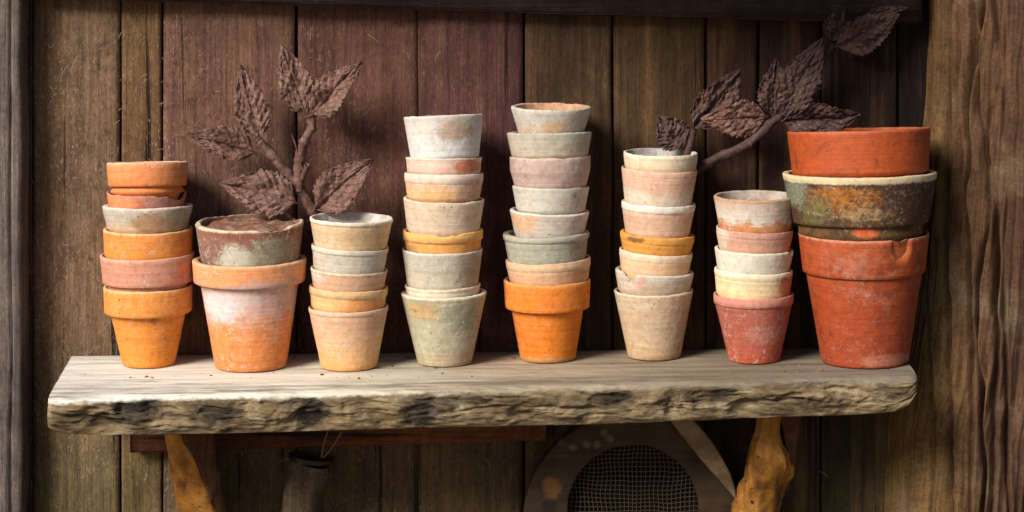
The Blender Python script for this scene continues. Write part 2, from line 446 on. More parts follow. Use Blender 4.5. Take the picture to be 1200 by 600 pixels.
# stack 5
stack(427, 32.5, 639, [
  pot(599, 693, 124.5, 125, 38.5, [(0, (212, 182, 158)), (.5, (204, 192, 178)), (1, (206, 198, 184))], 'whitewashed pot with orange inside, topmost of the tallest stack', t=6.5, dust=.7, pits=.7,
      p=[('s', (218, 166, 118), 4, .3, 16, .25, .8), ('n', (178, 164, 150), 55, .5, .62, .6), ('n', (224, 196, 180), 70, .54, .64, .6)], ch=[(150, 10, 1.5)], **{'in': (224, 166, 128)}),
  pot(594, 693.5, 155.5, 154, 44.5, [(0, (202, 182, 156)), (1, (190, 182, 166))], 'grey beige pot with flared sharp rim, second from top in the tallest stack', pitch=4.5, dust=.55, p=[('n', (172, 162, 146), 50, .5, .64, .6)]),
  pot(597, 692, 183.5, 182, 42, [(0, (198, 168, 156)), (1, (192, 162, 150))], 'mauve brown pot with scarred rim, third from top in the tallest stack', pitch=3, lip=(214, 182, 162), lipz=1.6, dust=.35, k=('lip', 15, .5),
      p=[('n', (178, 142, 132), 50, .5, .64, .6)], ch=[(18, 8, 1.2)]),
  pot(600.5, 690.5, 217.5, 218, 40, (206, 198, 182), 'off white lime crusted pot below the mauve pot', pitch=3, dust=.6, pits=.9, p=[('s', (192, 164, 146), 26, .4, 18, .4, .6), ('s', (96, 92, 84), 27, .7, 3, .12, .7)]),
  pot(597.5, 690.5, 244.5, 247, 41, (208, 192, 178), 'whitish pot with an orange stain at its left, above the tilted grey green pot', dust=.65, lip=(226, 214, 200), lipz=1.5,
      p=[('s', (226, 174, 128), -30, .6, 16, .5, .9), ('n', (190, 168, 154), 60, .5, .62, .7)]),
  pot(589.2, 690.5, 273.5, 270.5, 45.5, (174, 170, 150), 'grey green pot tilted to the left with rolled lip', k=('lip', 7, 1.8), lip=(182, 176, 156), lipz=7, dust=.3, p=[('s', (150, 134, 104), 40, .5, 14, .6, .6)]),
  pot(592.5, 692, 304.5, 300, 46, (226, 174, 130), 'peach banded pot just above the bottom orange pot of the tallest stack', k=('lip', 10, 1.2), lip=(226, 184, 144), lipz=10, p=[('s', (204, 140, 98), 30, .4, 24, .5, .6)]),
  pot(590.2, 691.8, 325.5, 328, 32.5, [(0, (224, 128, 44)), (1, (230, 134, 54))], 'bright orange pot with heavy overhanging band, bottom of the tallest stack', k=('collar', 33, 49.3, 42.3), pits=.8, dust=.2, lip=(232, 160, 96), lipz=2,
      ch=[(9, 5, 1.2)], p=[('n', (206, 106, 36), 40, .52, .66, .6), ('s', (196, 150, 90), 0, .03, 40, .05, .7)]),
])
# stack 6
stack(423, 31, 764, [
  pot(731, 817.5, 177.5, 179, 41.5, [(0, (230, 196, 156)), (1, (236, 220, 188))], 'cream pot with smooth grooved rim, topmost of the stack by the rusty branch', t=3.8, k=('lip', 9, .5), dust=.3, **{'in': (204, 196, 188)}),
  pot(728.5, 817, 195, 199, 39, [(0, (220, 204, 180)), (.3, (224, 202, 178)), (.55, (228, 176, 146)), (1, (230, 186, 158))], 'pink pot with pale lower half, second from top below the cream grooved pot', k=('lip', 7, .7), dust=.4, p=[('n', (214, 160, 128), 50, .5, .65, .5)]),
  pot(728.5, 815, 235, 238.5, 37.5, [(0, (224, 180, 148)), (.6, (222, 174, 146)), (1, (226, 182, 152))], 'peach pot with thick white lip above the chipped honey pot', k=('lip', 9, 1.3), lip=(236, 224, 208), lipz=8, dust=.3),
  pot(727, 814, 270, 275.5, 39.5, (226, 160, 80), 'honey orange pot leaning right with dark chipped lip', k=('lip', 9, 1.2), ch=[(-40, 14, 2.0)], p=[('s', (110, 76, 48), -27, .75, 9, .16, .85)]),
  pot(726, 811.5, 290.5, 296, 40, (234, 186, 142), 'light peach pot with pale lip leaning right, above the broken grey rim', k=('lip', 9, .9), lip=(236, 206, 176), lipz=8, dust=.2),
  pot(721, 813, 314.5, 318.5, 42, [(0, (204, 176, 148)), (1, (208, 196, 178))], 'pale grey tan pot with a bite broken from its left rim', ch=[(-46, 17, 8.5)], dust=.55, pits=.7,
      p=[('s', (220, 160, 140), -18, .6, 7, .3, .7), ('s', (190, 158, 128), 0, .2, 24, .3, .6)]),
  pot(719.5, 812, 337.5, 341, 30.5, [(0, (200, 158, 110)), (.3, (206, 174, 138)), (1, (208, 172, 140))], 'tall tan speckled pot, bottom of the stack by the rusty branch', lip=(226, 200, 172), lipz=1.8, dust=.55, pits=.7,
      p=[('s', (214, 196, 162), -30, .85, 28, .1, .7), ('n', (190, 148, 112), 45, .5, .64, .6)]),
])
# stack 7
stack(428, 30, 881.5, [
  pot(836.5, 933, 229, 228.5, 42.5, [(0, (206, 132, 80)), (.18, (208, 142, 96)), (.34, (220, 208, 192)), (.7, (210, 186, 170)), (1, (206, 172, 148))], 'white washed pot with brown lip and orange foot, topmost beside the big red pots', t=5, lip=(190, 150, 112), lipz=3, dust=.5, pits=.7,
      p=[('s', (196, 168, 140), 30, .5, 18, .2, .5)], **{'in': (190, 172, 158)}),
  pot(839.5, 929.5, 265.5, 268.5, 41.2, [(0, (216, 158, 126)), (1, (212, 156, 136))], 'dusky pink pot with a fine groove, second from top under the white washed pot', k=('lip', 8, .8), p=[('s', (226, 204, 180), -40, .5, 8, .8, .8)]),
  pot(837.5, 929.5, 289.5, 292.5, 42, (224, 216, 194), 'chalky cream pot with notch in right rim, in the stack beside big red pots', ch=[(68, 9, 7)], dust=.5, p=[('n', (196, 190, 168), 60, .5, .62, .6)]),
  pot(837.5, 929, 313.5, 316, 43, [(0, (236, 200, 144)), (1, (238, 214, 172))], 'pale yellow pot with ridged lip above the brick pink pot', k=('lip', 9, .9), lip=(236, 220, 192), lipz=4, p=[('s', (196, 124, 70), 38, .5, 12, .8, .8)]),
  pot(836.3, 929.7, 342.5, 345, 30, [(0, (196, 92, 60)), (.3, (182, 90, 68)), (1, (178, 96, 78))], 'brick pink pot with dusty bloom, standing on the shelf beside the big red pot', k=('lip', 11, 2.0), dust=.4, lip=(212, 134, 118), lipz=10,
      p=[('s', (204, 150, 130), 14, .45, 26, .14, .35), ('n', (190, 94, 76), 45, .5, .66, .5)], ch=[]),
])
# stack 8
stack(426.5, 51, 1006.5, [
  pot(922.7, 1089.5, 154, 149, 79.5, (176, 76, 26), 'large smooth rust red pot, topmost of the big stack by the log post', pitch=5, k=('collar', 62, 80, 76), dust=.05, pits=.3, gloss=True, lip=(184, 92, 50), lipz=2,
      p=[('n', (128, 48, 20), 26, .48, .64, .7)]),
  pot(917.5, 1097, 203, 200, 72.5, [(0, (116, 84, 38)), (.15, (100, 70, 40)), (.3, (86, 56, 40)), (1, (80, 52, 42))], 'large dark mossy pot with pale crusty rim and orange and green lichen', pitch=2.5, k=('collar', 57, 79, 73), dust=.25, pits=.8,
      lip=(216, 194, 150), lipz=7, p=[('s', (176, 112, 46), -30, .6, 42, .24, .9), ('s', (104, 104, 56), -58, .45, 17, .24, .8), ('s', (178, 142, 96), -5, .40, 26, .12, .75), ('n', (92, 60, 40), 80, .48, .58, .75), ('n', (206, 150, 70), 120, .58, .66, .5), ('s', (206, 100, 58), -4, .1, 16, .1, .9), ('n', (62, 40, 40), 60, .5, .62, .6), ('s', (134, 144, 118), -78, .72, 10, .25, .7)]),
  pot(935.6, 1088, 273, 270.5, 51, [(0, (158, 64, 28)), (.6, (166, 70, 28)), (1, (174, 80, 38))], 'large rust red pot with a chipped right rim, standing on shelf by log post', k=('collar', 45, 71.5, 67.5), dust=.12, pits=.6, gloss=True, lip=(206, 124, 92), lipz=1.8,
      ch=[('bite', 28, 9.5, .004, .021, .0085), (27, 7, 4)], p=[('n', (118, 44, 24), 30, .5, .64, .7), ('n', (186, 124, 96), 14, .54, .64, .5), ('s', (212, 140, 110), 20, .06, 36, .05, .5), ('s', (196, 106, 56), 33, .915, 11, .085, .85), ('n', (208, 150, 124), 80, .62, .7, .4)]),
])

def soil_fill():
    pot_ = next(o for o in bpy.data.objects if o.get('label', '').startswith('wide weathered brown pot'))
    m = M('dry_soil', .95, .05); n = m.noise(60, 8, .75, None, .5); n2 = m.noise(24, 5, .6)
    c = m.ramp(n, [(.3, rgb((92, 66, 54))), (.5, rgb((148, 112, 92))), (.7, rgb((190, 160, 136)))])
    c = m.mix(m.math('MULTIPLY', m.step(n2, .5, .62), .7), c, rgb((140, 78, 62)))
    mat = m.done(c, m.bump(n, .8, .004))
    C = P(292.5, 259.5, pot_.location.y)
    V = [Vector((0, 0, .004))]; F = []
    nr, ns = 12, 64
    for i in range(1, nr + 1):
        for k in range(ns):
            w = 2 * math.pi * k / ns; r = .0525 * i / nr
            x, y = r * math.sin(w), -r * math.cos(w)
            z = .001 - .004 * (i / nr) ** 2 + .0060 * fbm(x * 45, y * 45, 3, 4) + .05 * max(0, y) * (1 - .5 * (i / nr) ** 4)
            V.append(Vector((x, y, z - .002)))
    for k in range(ns): F.append((0, 1 + k, 1 + (k + 1) % ns))
    for i in range(nr - 1):
        for k in range(ns):
            a = 1 + i * ns + k; b = 1 + i * ns + (k + 1) % ns
            F.append((a, a + ns, b + ns, b))
    o = mesh_obj('dry_soil', V, F, mat); o.location = C
    props(o, 'dry crusted brown soil heaped inside the broken rimmed weathered pot', 'soil')
soil_fill()
def crumbs():
    m = M('clay_crumb', .95, .05); mat = m.done(m.mix(m.step(m.noise(30), .4, .6), rgb((98, 72, 54)), rgb((168, 112, 78))))
    r = random.Random(11); V, F = [], []
    bases = [(174, 31, 433), (294, 43, 437), (407, 33, 436), (522, 32, 431), (639, 33, 427), (764, 31, 423), (881, 30, 428), (1006, 49, 426)]
    for _ in range(60):
        cx, rb, py = r.choice(bases)
        px = cx + r.gauss(0, rb * 1.3); X = (px - 600) / 1000
        Y = r.uniform(-.10, .05) if r.random() < .7 else r.uniform(-.03, .05)
        if abs(px - cx) < rb + 3 and Y > -.062: Y = -.066 - abs(r.gauss(0, .02))
        if X > .45 or X < -.5 or Y < -.10: continue
        R_ = r.choice((.0005, .0007, .0009, .0013, .0018)); o_ = len(V)
        bm = bmesh.new(); bmesh.ops.create_icosphere(bm, subdivisions=1, radius=R_)
        for v in bm.verts:
            k = r.uniform(.6, 1.25); V.append(Vector((v.co.x * k * 1.3 + X, v.co.y * k + Y, v.co.z * k * .7 + Zs(X) + R_ * .5)))
        bm.verts.index_update()
        for f in bm.faces: F.append(tuple(o_ + v.index for v in f.verts))
        bm.free()
    props(mesh_obj('clay_crumbs', V, F, mat, smooth=False), 'tiny crumbs of clay and soil scattered on the shelf around the pots', 'crumbs', kind='stuff')
crumbs()

# ------------------------------------------------------------------ wood materials
def wood(name, base, dark, light, axis='Z', attr=None, g=None, bump=0.5, crack=0.8, flecks=0.0, rough=0.85, moss=None):
    m = M(name, rough, 0.2)
    def ax(a, b):                                   # stretch along the grain
        return {'Z': (a, a, b), 'X': (b, a, a)}[axis]
    wob = m.noise(3.0, 3, 0.5, m.map(scale=ax(4, 0.9)), 0, True)
    vv = m.n.new('ShaderNodeVectorMath'); vv.operation = 'MULTIPLY_ADD'
    m.l.new(wob, vv.inputs[0]); vv.inputs[1].default_value = (0.012, 0.012, 0.012); m.l.new(m.obj, vv.inputs[2])
    v = vv.outputs[0]
    g1 = m.noise(1.0, 8, 0.65, m.map(scale=ax(190, 5), v=v))
    g2 = m.noise(1.0, 6, 0.6, m.map(scale=ax(45, 2.2), v=v, loc=(3, 7, 1)))
    g3 = m.noise(1.0, 5, 0.6, m.map(scale=ax(480, 16), v=v))
    if attr:
        a = m.n.new('ShaderNodeAttribute'); a.attribute_name = attr; c = a.outputs['Color']
    else: c = rgb(base, g)
    k = m.mix
    c = k(m.math('MULTIPLY', m.step(g2, 0.45, 0.68), 0.75), c, k(0.65, c, rgb(light, g)))
    c = k(m.math('MULTIPLY', m.step(g2, 0.5, 0.3), 0.7), c, k(0.6, c, rgb(dark, g)))
    c = k(1.0, c, m.ramp(g1, [(0.28, (0.66, 0.64, 0.63, 1)), (0.5, (1, 1, 1, 1)), (0.74, (1.2, 1.19, 1.17, 1))]), 'MULTIPLY')
    c = k(1.0, c, m.ramp(g3, [(0.3, (0.8, 0.8, 0.8, 1)), (0.7, (1.18, 1.18, 1.18, 1))]), 'MULTIPLY')
    bl = m.noise(13, 7, 0.72, v, 0.6); b2 = m.noise(70, 6, 0.75, m.map(scale=(1, 1, .45)))
    c = k(1.0, c, m.ramp(bl, [(0.3, (0.62, 0.6, 0.6, 1)), (0.52, (1, 1, 1, 1)), (0.72, (1.28, 1.22, 1.14, 1))]), 'MULTIPLY')
    c = k(1.0, c, m.ramp(b2, [(0.32, (0.7, 0.69, 0.68, 1)), (0.55, (1.02, 1.02, 1.02, 1)), (0.7, (1.25, 1.22, 1.2, 1))]), 'MULTIPLY')
    b3 = m.noise(1, 5, 0.78, m.map(scale=tuple(x * 1.0 for x in ax(420, 170))))
    c = k(1.0, c, m.ramp(b3, [(0.34, (0.66, 0.65, 0.64, 1)), (0.52, (1, 1, 1, 1)), (0.68, (1.3, 1.28, 1.26, 1))]), 'MULTIPLY')
    cr = m.math('MULTIPLY', m.step(m.noise(1.0, 3, 0.5, m.map(scale=ax(75, 1.6), v=v, loc=(9, 2, 5))), 0.36, 0.30), m.step(g1, 0.6, 0.45))
    c = k(m.math('MULTIPLY', cr, crack), c, rgb(tuple(x * 0.35 for x in dark), g))
    if moss:
        f = m.step(m.noise(5, 5, 0.6), 0.5, 0.68)
        c = k(m.math('MULTIPLY', f, 0.6), c, rgb(moss, g))
    if flecks:
        fl = m.step(m.noise(1.0, 5, 0.75, m.map(scale=(330, 330, 150), loc=(4, 1, 8))), 0.56, 0.64)
        X, Y, Z = m.xyz()
        area = m.math('MULTIPLY', m.step(X, 0.12, -0.40), m.step(m.noise(9, 4, 0.6), 0.35, 0.6))
        c = k(m.math('MULTIPLY', m.math('MULTIPLY', fl, area), flecks), c, rgb((156, 138, 126), g))
    n = m.bump(g2, bump * 0.6, 0.006); n = m.bump(b2, bump * .7, 0.003, n)
    n = m.bump(g1, bump, 0.003, n)
    n = m.bump(cr, bump, -0.004, n)
    return m.done(c, n)

# ------------------------------------------------------------------ plank wall
def plank_wall():
    W = wood('old_planks', (90, 70, 62), (44, 32, 30), (122, 92, 66), attr='tint', bump=0.6, flecks=0.8)
    edges = [20, 38, 141, 190, 347, 490, 614, 718, 827, 889, 962, 1052, 1130]
    tints = [(48, 40, 40), (122, 98, 78), (112, 86, 60), (112, 82, 70), (98, 66, 58), (86, 56, 54), (76, 56, 40), (76, 56, 36), (60, 38, 28), (52, 32, 25), (38, 23, 19), (24, 17, 16)]  # board colours, with the right side's shade put into the darker tints
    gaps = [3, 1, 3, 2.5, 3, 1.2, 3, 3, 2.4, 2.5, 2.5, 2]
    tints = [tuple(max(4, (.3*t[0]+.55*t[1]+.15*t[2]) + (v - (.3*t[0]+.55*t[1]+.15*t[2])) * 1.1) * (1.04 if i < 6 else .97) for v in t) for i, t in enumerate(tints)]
    V, F, T = [], [], []
    z0, z1 = -0.42, 0.40
    s = S(YW)
    for i in range(len(edges) - 1):
        xa = (edges[i] - 600) / 1000 * s + gaps[i] / 2000
        xb = (edges[i + 1] - 600) / 1000 * s - gaps[min(i + 1, len(gaps) - 1)] / 2000
        yo = YW + 0.0035 * nz(i * 3.1, 2.2) + (0.004 if i in (8, 11) else 0)
        nu, nv = 60, 22
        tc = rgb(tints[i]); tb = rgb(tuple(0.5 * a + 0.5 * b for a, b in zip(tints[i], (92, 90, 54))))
        off = len(V)
        for a in range(nu):
            z = lerp(z0, z1, a / (nu - 1))
            for b in range(nv):
                u = b / (nv - 1)
                # edge strips turn back 18 mm to give the board its thickness
                if b == 0 or b == nv - 1:
                    x = xa if b == 0 else xb; y = yo + 0.018
                else:
                    uu = (b - 1) / (nv - 3)
                    x = lerp(xa, xb, uu)
                    y = yo + 0.0022 * nz(x * 18, z * 1.5, i) + 0.0016 * (1 - 4 * (uu - .5) ** 2) * (-1 if i % 2 else 1)
                    ed = min(uu, 1 - uu)
                    y += 0.0018 * max(0, 1 - ed * 25)
                x += 0.0012 * nz(z * 6, i * 5.0, u)
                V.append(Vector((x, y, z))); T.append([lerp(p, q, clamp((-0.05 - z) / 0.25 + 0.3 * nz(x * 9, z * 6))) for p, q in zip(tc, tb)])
        F += grid_faces(nu, nv, off=off)
    # backing sheet behind the gaps
    off = len(V)
    for x in (-0.7, 0.7):
        for z in (z0, z1):
            V.append(Vector((x, YW + 0.016, z))); T.append(rgb((26, 20, 20)))
    F.append((off, off + 2, off + 3, off + 1))
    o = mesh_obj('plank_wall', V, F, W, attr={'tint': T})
    props(o, 'dark weathered wall of vertical brown planks behind the pots', 'wall')
plank_wall()

def box_geo(x0, x1, y0, y1, z0, z1, V, F, shear=0.0, bev=0.002):
    off = len(V)
    bm = bmesh.new()
    bmesh.ops.create_cube(bm, size=1.0)
    for v in bm.verts:
        v.co = Vector((lerp(x0, x1, v.co.x + .5), lerp(y0, y1, v.co.y + .5), lerp(z0, z1, v.co.z + .5)))
    bmesh.ops.bevel(bm, geom=list(bm.edges), offset=bev, segments=2, affect='EDGES')
    bmesh.ops.subdivide_edges(bm, edges=[e for e in bm.edges if e.calc_length() > 0.1], cuts=24)
    bm.verts.index_update()
    for v in bm.verts:
        p = v.co.copy(); p.z += shear * p.x
        p += 0.0016 * Vector((nz(p.x * 20, p.y * 20, p.z * 20), nz(p.x * 20 + 9, p.y * 20, p.z * 20), nz(p.x * 20, p.y * 20 + 9, p.z * 20)))
        V.append(p)
    for f in bm.faces: F.append(tuple(off + v.index for v in f.verts))
    bm.free()
    return V, F

# left post: weathered square timber with split edges
def left_post():
    Wm = wood('grey_timber', (104, 92, 88), (52, 44, 44), (140, 124, 112), bump=0.9, crack=0.9)
    yf = 0.022; s = S(yf)
    xr = (26 - 600) / 1000 * s
    V = []; nu, nv = 120, 60
    for a in range(nu):
        z = lerp(-0.42, 0.40, a / (nu - 1))
        for b in range(nv):
            u = b / (nv - 1)
            if u < 0.75:
                x = lerp(xr - 0.08, xr, u / 0.75); y = yf
                e = max(0, 1 - (xr - x) / 0.006); y += 0.004 * e * e
            else:
                x = xr; y = lerp(yf + 0.004, YW + 0.03, (u - .75) / .25)
            x += 0.0025 * fbm(z * 7, 3.3, 0) * (1 if u > .5 else 0)
            g = noise.ridged_multi_fractal(Vector((x * 60 + nz(z * 4) * 0.4, z * 2.4, 1)), 1.0, 2.0, 3, 1.0, 2.0)
            y += 0.0016 * (1.2 - g) + 0.002 * nz(x * 25, z * 3)
            cx = xr - 0.014 + 0.003 * nz(z * 5, 8)
            y += 0.006 * math.exp(-((x - cx) / 0.0012) ** 2)
            V.append(Vector((x, y, z)))
    o = mesh_obj('wooden_post', V, grid_faces(nu, nv), Wm)
    props(o, 'weathered grey square timber post with long splits at the left edge', 'post')
left_post()

# right post: a thick fluted log
def log_post():
    m = M('log_wood', 0.9, 0.15)
    X, Y, Z = m.xyz()
    v = m.map(scale=(70, 70, 3.0))
    g1 = m.noise(1.0, 8, 0.65, v); g2 = m.noise(1.0, 5, 0.6, m.map(scale=(18, 18, 1.2))); g3 = m.noise(1, 6, .65, m.map(scale=(240, 240, 9)))
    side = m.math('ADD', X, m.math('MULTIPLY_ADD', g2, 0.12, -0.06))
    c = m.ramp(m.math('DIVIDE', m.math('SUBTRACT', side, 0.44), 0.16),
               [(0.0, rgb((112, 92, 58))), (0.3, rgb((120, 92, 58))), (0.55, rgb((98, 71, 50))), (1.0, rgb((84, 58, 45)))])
    c = m.mix(1, c, m.ramp(g1, [(.3, (.62, .6, .58, 1)), (.5, (1, 1, 1, 1)), (.72, (1.22, 1.2, 1.18, 1))]), 'MULTIPLY')
    c = m.mix(1, c, m.ramp(m.noise(48, 7, .75, None, .4), [(.32, (.62, .6, .6, 1)), (.52, (1, 1, 1, 1)), (.7, (1.3, 1.27, 1.22, 1))]), 'MULTIPLY')
    c = m.mix(1, c, m.ramp(g3, [(.3, (.78, .78, .78, 1)), (.7, (1.2, 1.2, 1.2, 1))]), 'MULTIPLY')
    c = m.mix(m.math('MULTIPLY', m.step(m.noise(11, 5, .6), .52, .7), .45), c, rgb((134, 116, 90)))
    gt = m.noise(300, 5, .75)
    c = m.mix(1, c, m.ramp(gt, [(.34, (.66, .65, .64, 1)), (.52, (1, 1, 1, 1)), (.68, (1.28, 1.26, 1.24, 1))]), 'MULTIPLY')
    n = m.bump(g1, .6, .004); n = m.bump(g3, .4, .002, n); n = m.bump(gt, .4, .0015, n)
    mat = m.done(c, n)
    left = [(0, 1088), (100, 1086), (200, 1080), (300, 1071), (380, 1062), (450, 1051), (500, 1041), (600, 1036)]
    Yc, R = YW + 0.004, 0.165
    sW = S(Yc)
    grooves = [(1126, .0032, .007, 0.006, 1), (1150, .0028, .010, 0.010, 2), (1163, .0022, .011, 0.012, 3), (1176, .003, .013, 0.013, 4), (1104, .002, .003, .004, 5), (1190, .002, .005, .006, 6), (1140, .002, .004, .006, 7)]
    V = []; nu, nv = 260, 260
    for a in range(nu):
        z = lerp(-0.42, 0.40, a / (nu - 1))
        py = HOR + (CZ - z) * 1000 / sW
        xl = (interp(left, py) - 600) / 1000 * sW
        for b in range(nv):
            th = lerp(-0.12, 1.75, b / (nv - 1))
            ca, sa = math.cos(th), math.sin(th)
            x = xl + R * (1 - ca); y = Yc - 0.62 * R * sa
            d = 0.0
            wz = 0.006 * fbm(z * 5, 1.1, 0, 3)
            for gx, gw, gd, ga, gs in grooves:
                gX = (gx - 600) / 1000 * 0.975 + ga * fbm(z * 6.5, gs * 4.3, 0, 3) + 0.02 * (z - 0.0) * (0.3 if gs < 5 else -0.2)
                q = (x - gX) / gw
                amp = clamp(0.65 + 1.1 * nz(z * 3.0, gs * 7.7))
                d -= 1.9 * gd * amp * math.exp(-q * q)
                d += 0.45 * gd * amp * math.exp(-((q - 2.2) / 1.6) ** 2)
            rg = noise.ridged_multi_fractal(Vector((th * 9 + fbm(z * 3, 5, 0) * 0.7, z * 1.3, 2)), 1.0, 2.1, 4, 1.0, 2.0)
            r2 = noise.ridged_multi_fractal(Vector((th * 26 + fbm(z * 5, 2, 0) * 1.2, z * 2.2, 6)), 1.0, 2.1, 4, 1.0, 2.0)
            d += 0.0016 * (r2 - 1.0) + 0.0040 * (rg - 1.0) + 0.006 * fbm(th * 2.2 + .4 * z, z * 1.4, 7, 3) + wz * 0.3
            V.append(Vector((x - ca * d, y - sa * d, z)))
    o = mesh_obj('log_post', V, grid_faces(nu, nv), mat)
    props(o, 'thick brown log post with deep wavy vertical grooves at the right edge', 'post')
log_post()

# sapwood slab beside the foot of the log
def slab():
    Wm = wood('pale_sapwood', (112, 106, 76), (64, 58, 40), (140, 128, 92), bump=.7)
    V, F = box_geo(0.443, 0.497, -0.012, YW - 0.006, -0.42, -0.19, [], [], bev=.006)
    o = mesh_obj('wooden_slab', V, F, Wm)
    props(o, 'pale greenish upright slab below the right end of the shelf against the log', 'slab')

# lintel beam along the top of the wall
def beam():
    Wm = wood('dark_beam', (64, 52, 54), (34, 28, 30), (84, 66, 62), axis='X', bump=.6)
    V, F = box_geo(-0.62, 0.486, YW - 0.030, YW - 0.004, 0.283, 0.375, [], [], shear=-0.03, bev=.003)
    o = mesh_obj('lintel_beam', V, F, Wm)
    props(o, 'dark horizontal beam across the top of the plank wall', 'beam')
beam()
def shade_eave():
    Wm = wood('shade_roof_board', (80, 66, 56), (40, 32, 28), (104, 86, 70), axis='X')
    prof = [(-0.75, -0.044), (-0.3, -0.058), (-0.15, -0.072), (-0.02, -0.10), (0.06, -0.135), (0.15, -0.19), (0.25, -0.22), (0.31, -0.20), (0.35, -0.05), (0.75, -0.04)]  # unseen board added for shade; front edge shaped to darken the upper right
    V = []; F = []
    n = 60
    for a in range(n):
        x = lerp(-0.75, 0.75, a / (n - 1)); yf = interp(prof, x) + 0.004 * nz(x * 14)
        for y, z in ((yf, 0.385), (YW + 0.03, 0.385), (YW + 0.03, 0.403), (yf, 0.403)):
            V.append(Vector((x, y, z)))
    F = grid_faces(n, 4, True); F += [(3, 2, 1, 0), tuple((n - 1) * 4 + k for k in range(4))]
    o = mesh_obj('shade_roof_board', V, F, Wm, smooth=False)
    props(o, 'unseen roof board added and shaped to shade the upper right wall', 'roof')
shade_eave()

# ------------------------------------------------------------------ shelf: live-edge slab
FRONT_TOP = [(55, 467), (100, 466), (200, 463), (300, 461), (400, 459.5), (500, 456), (600, 453), (700, 450.5), (800, 448), (900, 445), (1000, 442.5), (1077, 443)]
FRONT_BOT = [(55, 503), (75, 510), (120, 512), (200, 511), (300, 509), (400, 506), (500, 503), (600, 501), (700, 499), (800, 495), (900, 491), (1000, 488), (1050, 484), (1066, 476), (1077, 462)]
HOLLOWS = [(158, 477, 24, 10, .009), (152, 494, 28, 5, .006), (262, 484, 24, 10, .007), (366, 485, 15, 17, .010), (490, 486, 24, 13, .007), (336, 468, 34, 5, .005), (545, 469, 34, 5, .005), (720, 468, 24, 7, .008), (690, 482, 16, 9, .006), (835, 462, 30, 6, .008), (780, 478, 18, 8, .006), (930, 468, 16, 8, .006), (985, 458, 20, 6, .006), (620, 480, 20, 8, .006), (1020, 470, 18, 8, .005)]
def front_at(px):
    py = interp(FRONT_TOP, px)
    s = (CZ - ZS0) / (ZK * (px - 600) / 1000 + (py - HOR) / 1000)
    return (px - 600) / 1000 * s, D * (s - 1), s
def shelf():
    m = M('driftwood', 0.9, 0.12)
    X, Y, Z = m.xyz()
    gn = m.n.new('ShaderNodeNewGeometry'); sp = m.n.new('ShaderNodeSeparateXYZ'); m.l.new(gn.outputs['Normal'], sp.inputs[0])
    dz = m.math('SUBTRACT', Z, m.math('MULTIPLY_ADD', X, ZK, ZS0))
    up = m.step(m.math('ADD', dz, m.math('MULTIPLY_ADD', m.noise(38, 6, .7, m.map(scale=(.6, 1, 1))), .018, -.009)), -0.0085, -0.0035)
    gx = m.map(scale=(4, 60, 60)); gr = m.noise(1, 8, .65, gx); gr2 = m.noise(1, 6, .65, m.map(scale=(14, 260, 260)))
    # top: light falloff painted in, whiter at the left, greyer to the right
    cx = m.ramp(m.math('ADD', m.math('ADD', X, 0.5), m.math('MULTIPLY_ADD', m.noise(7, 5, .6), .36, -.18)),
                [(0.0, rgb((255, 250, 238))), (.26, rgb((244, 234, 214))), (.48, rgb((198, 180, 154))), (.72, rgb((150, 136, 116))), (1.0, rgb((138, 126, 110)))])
    cx = m.mix(1, cx, m.ramp(gr, [(.3, (.56, .53, .5, 1)), (.5, (1, 1, 1, 1)), (.72, (1.14, 1.14, 1.14, 1))]), 'MULTIPLY')
    cx = m.mix(1, cx, m.ramp(gr2, [(.3, (.82, .81, .8, 1)), (.6, (1.06, 1.06, 1.06, 1))]), 'MULTIPLY')
    st = m.math('MULTIPLY', m.step(m.noise(1, 7, .7, m.map(scale=(9, 50, 50), loc=(2, 5, 1))), .56, .70), .75)
    cx = m.mix(st, cx, rgb((128, 116, 98)))
    dfr = m.math('SUBTRACT', Y, m.math('MULTIPLY_ADD', X, .072, -.154))
    band = m.math('MULTIPLY', m.step(dfr, .012, .022), m.step(dfr, .075, .035))
    band = m.math('MULTIPLY', band, m.step(m.noise(1, 7, .7, m.map(scale=(11, 70, 70), loc=(5, 1, 3))), .42, .62))
    cx = m.mix(m.math('MULTIPLY', band, .7), cx, rgb((124, 110, 98)))
    # front: ochre bark-free live edge with dark scorched hollows
    f1 = m.noise(34, 8, .72, m.map(scale=(.38, 1, 1.5)), .7); f2 = m.noise(130, 8, .72, m.map(scale=(.22, 1, 1.2)), .5)
    fc = m.ramp(f1, [(.3, rgb((54, 44, 36))), (.42, rgb((106, 88, 66))), (.55, rgb((148, 128, 98))), (.7, rgb((192, 174, 146)))])
    fc = m.mix(1, fc, m.ramp(f2, [(.3, (.6, .58, .56, 1)), (.5, (1, 1, 1, 1)), (.7, (1.25, 1.22, 1.18, 1))]), 'MULTIPLY')
    wob = m.math('ADD', m.math('MULTIPLY', m.noise(42, 9, .78, m.map(scale=(.6, 1, 1)), .6), 1.7), -.35)
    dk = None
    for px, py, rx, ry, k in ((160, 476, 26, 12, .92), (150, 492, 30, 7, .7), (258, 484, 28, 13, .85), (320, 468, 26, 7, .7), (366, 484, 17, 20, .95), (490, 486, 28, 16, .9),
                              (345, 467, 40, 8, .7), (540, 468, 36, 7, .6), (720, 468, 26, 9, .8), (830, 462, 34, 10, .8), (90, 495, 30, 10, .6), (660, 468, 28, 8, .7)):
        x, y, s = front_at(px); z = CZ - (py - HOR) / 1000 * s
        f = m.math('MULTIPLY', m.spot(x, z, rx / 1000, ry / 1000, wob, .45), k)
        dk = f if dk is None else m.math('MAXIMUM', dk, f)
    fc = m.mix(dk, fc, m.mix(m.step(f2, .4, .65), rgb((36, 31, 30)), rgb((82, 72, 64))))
    fc = m.mix(m.math('MULTIPLY', m.step(m.noise(16, 4), .5, .7), .5), fc, rgb((132, 106, 70)))
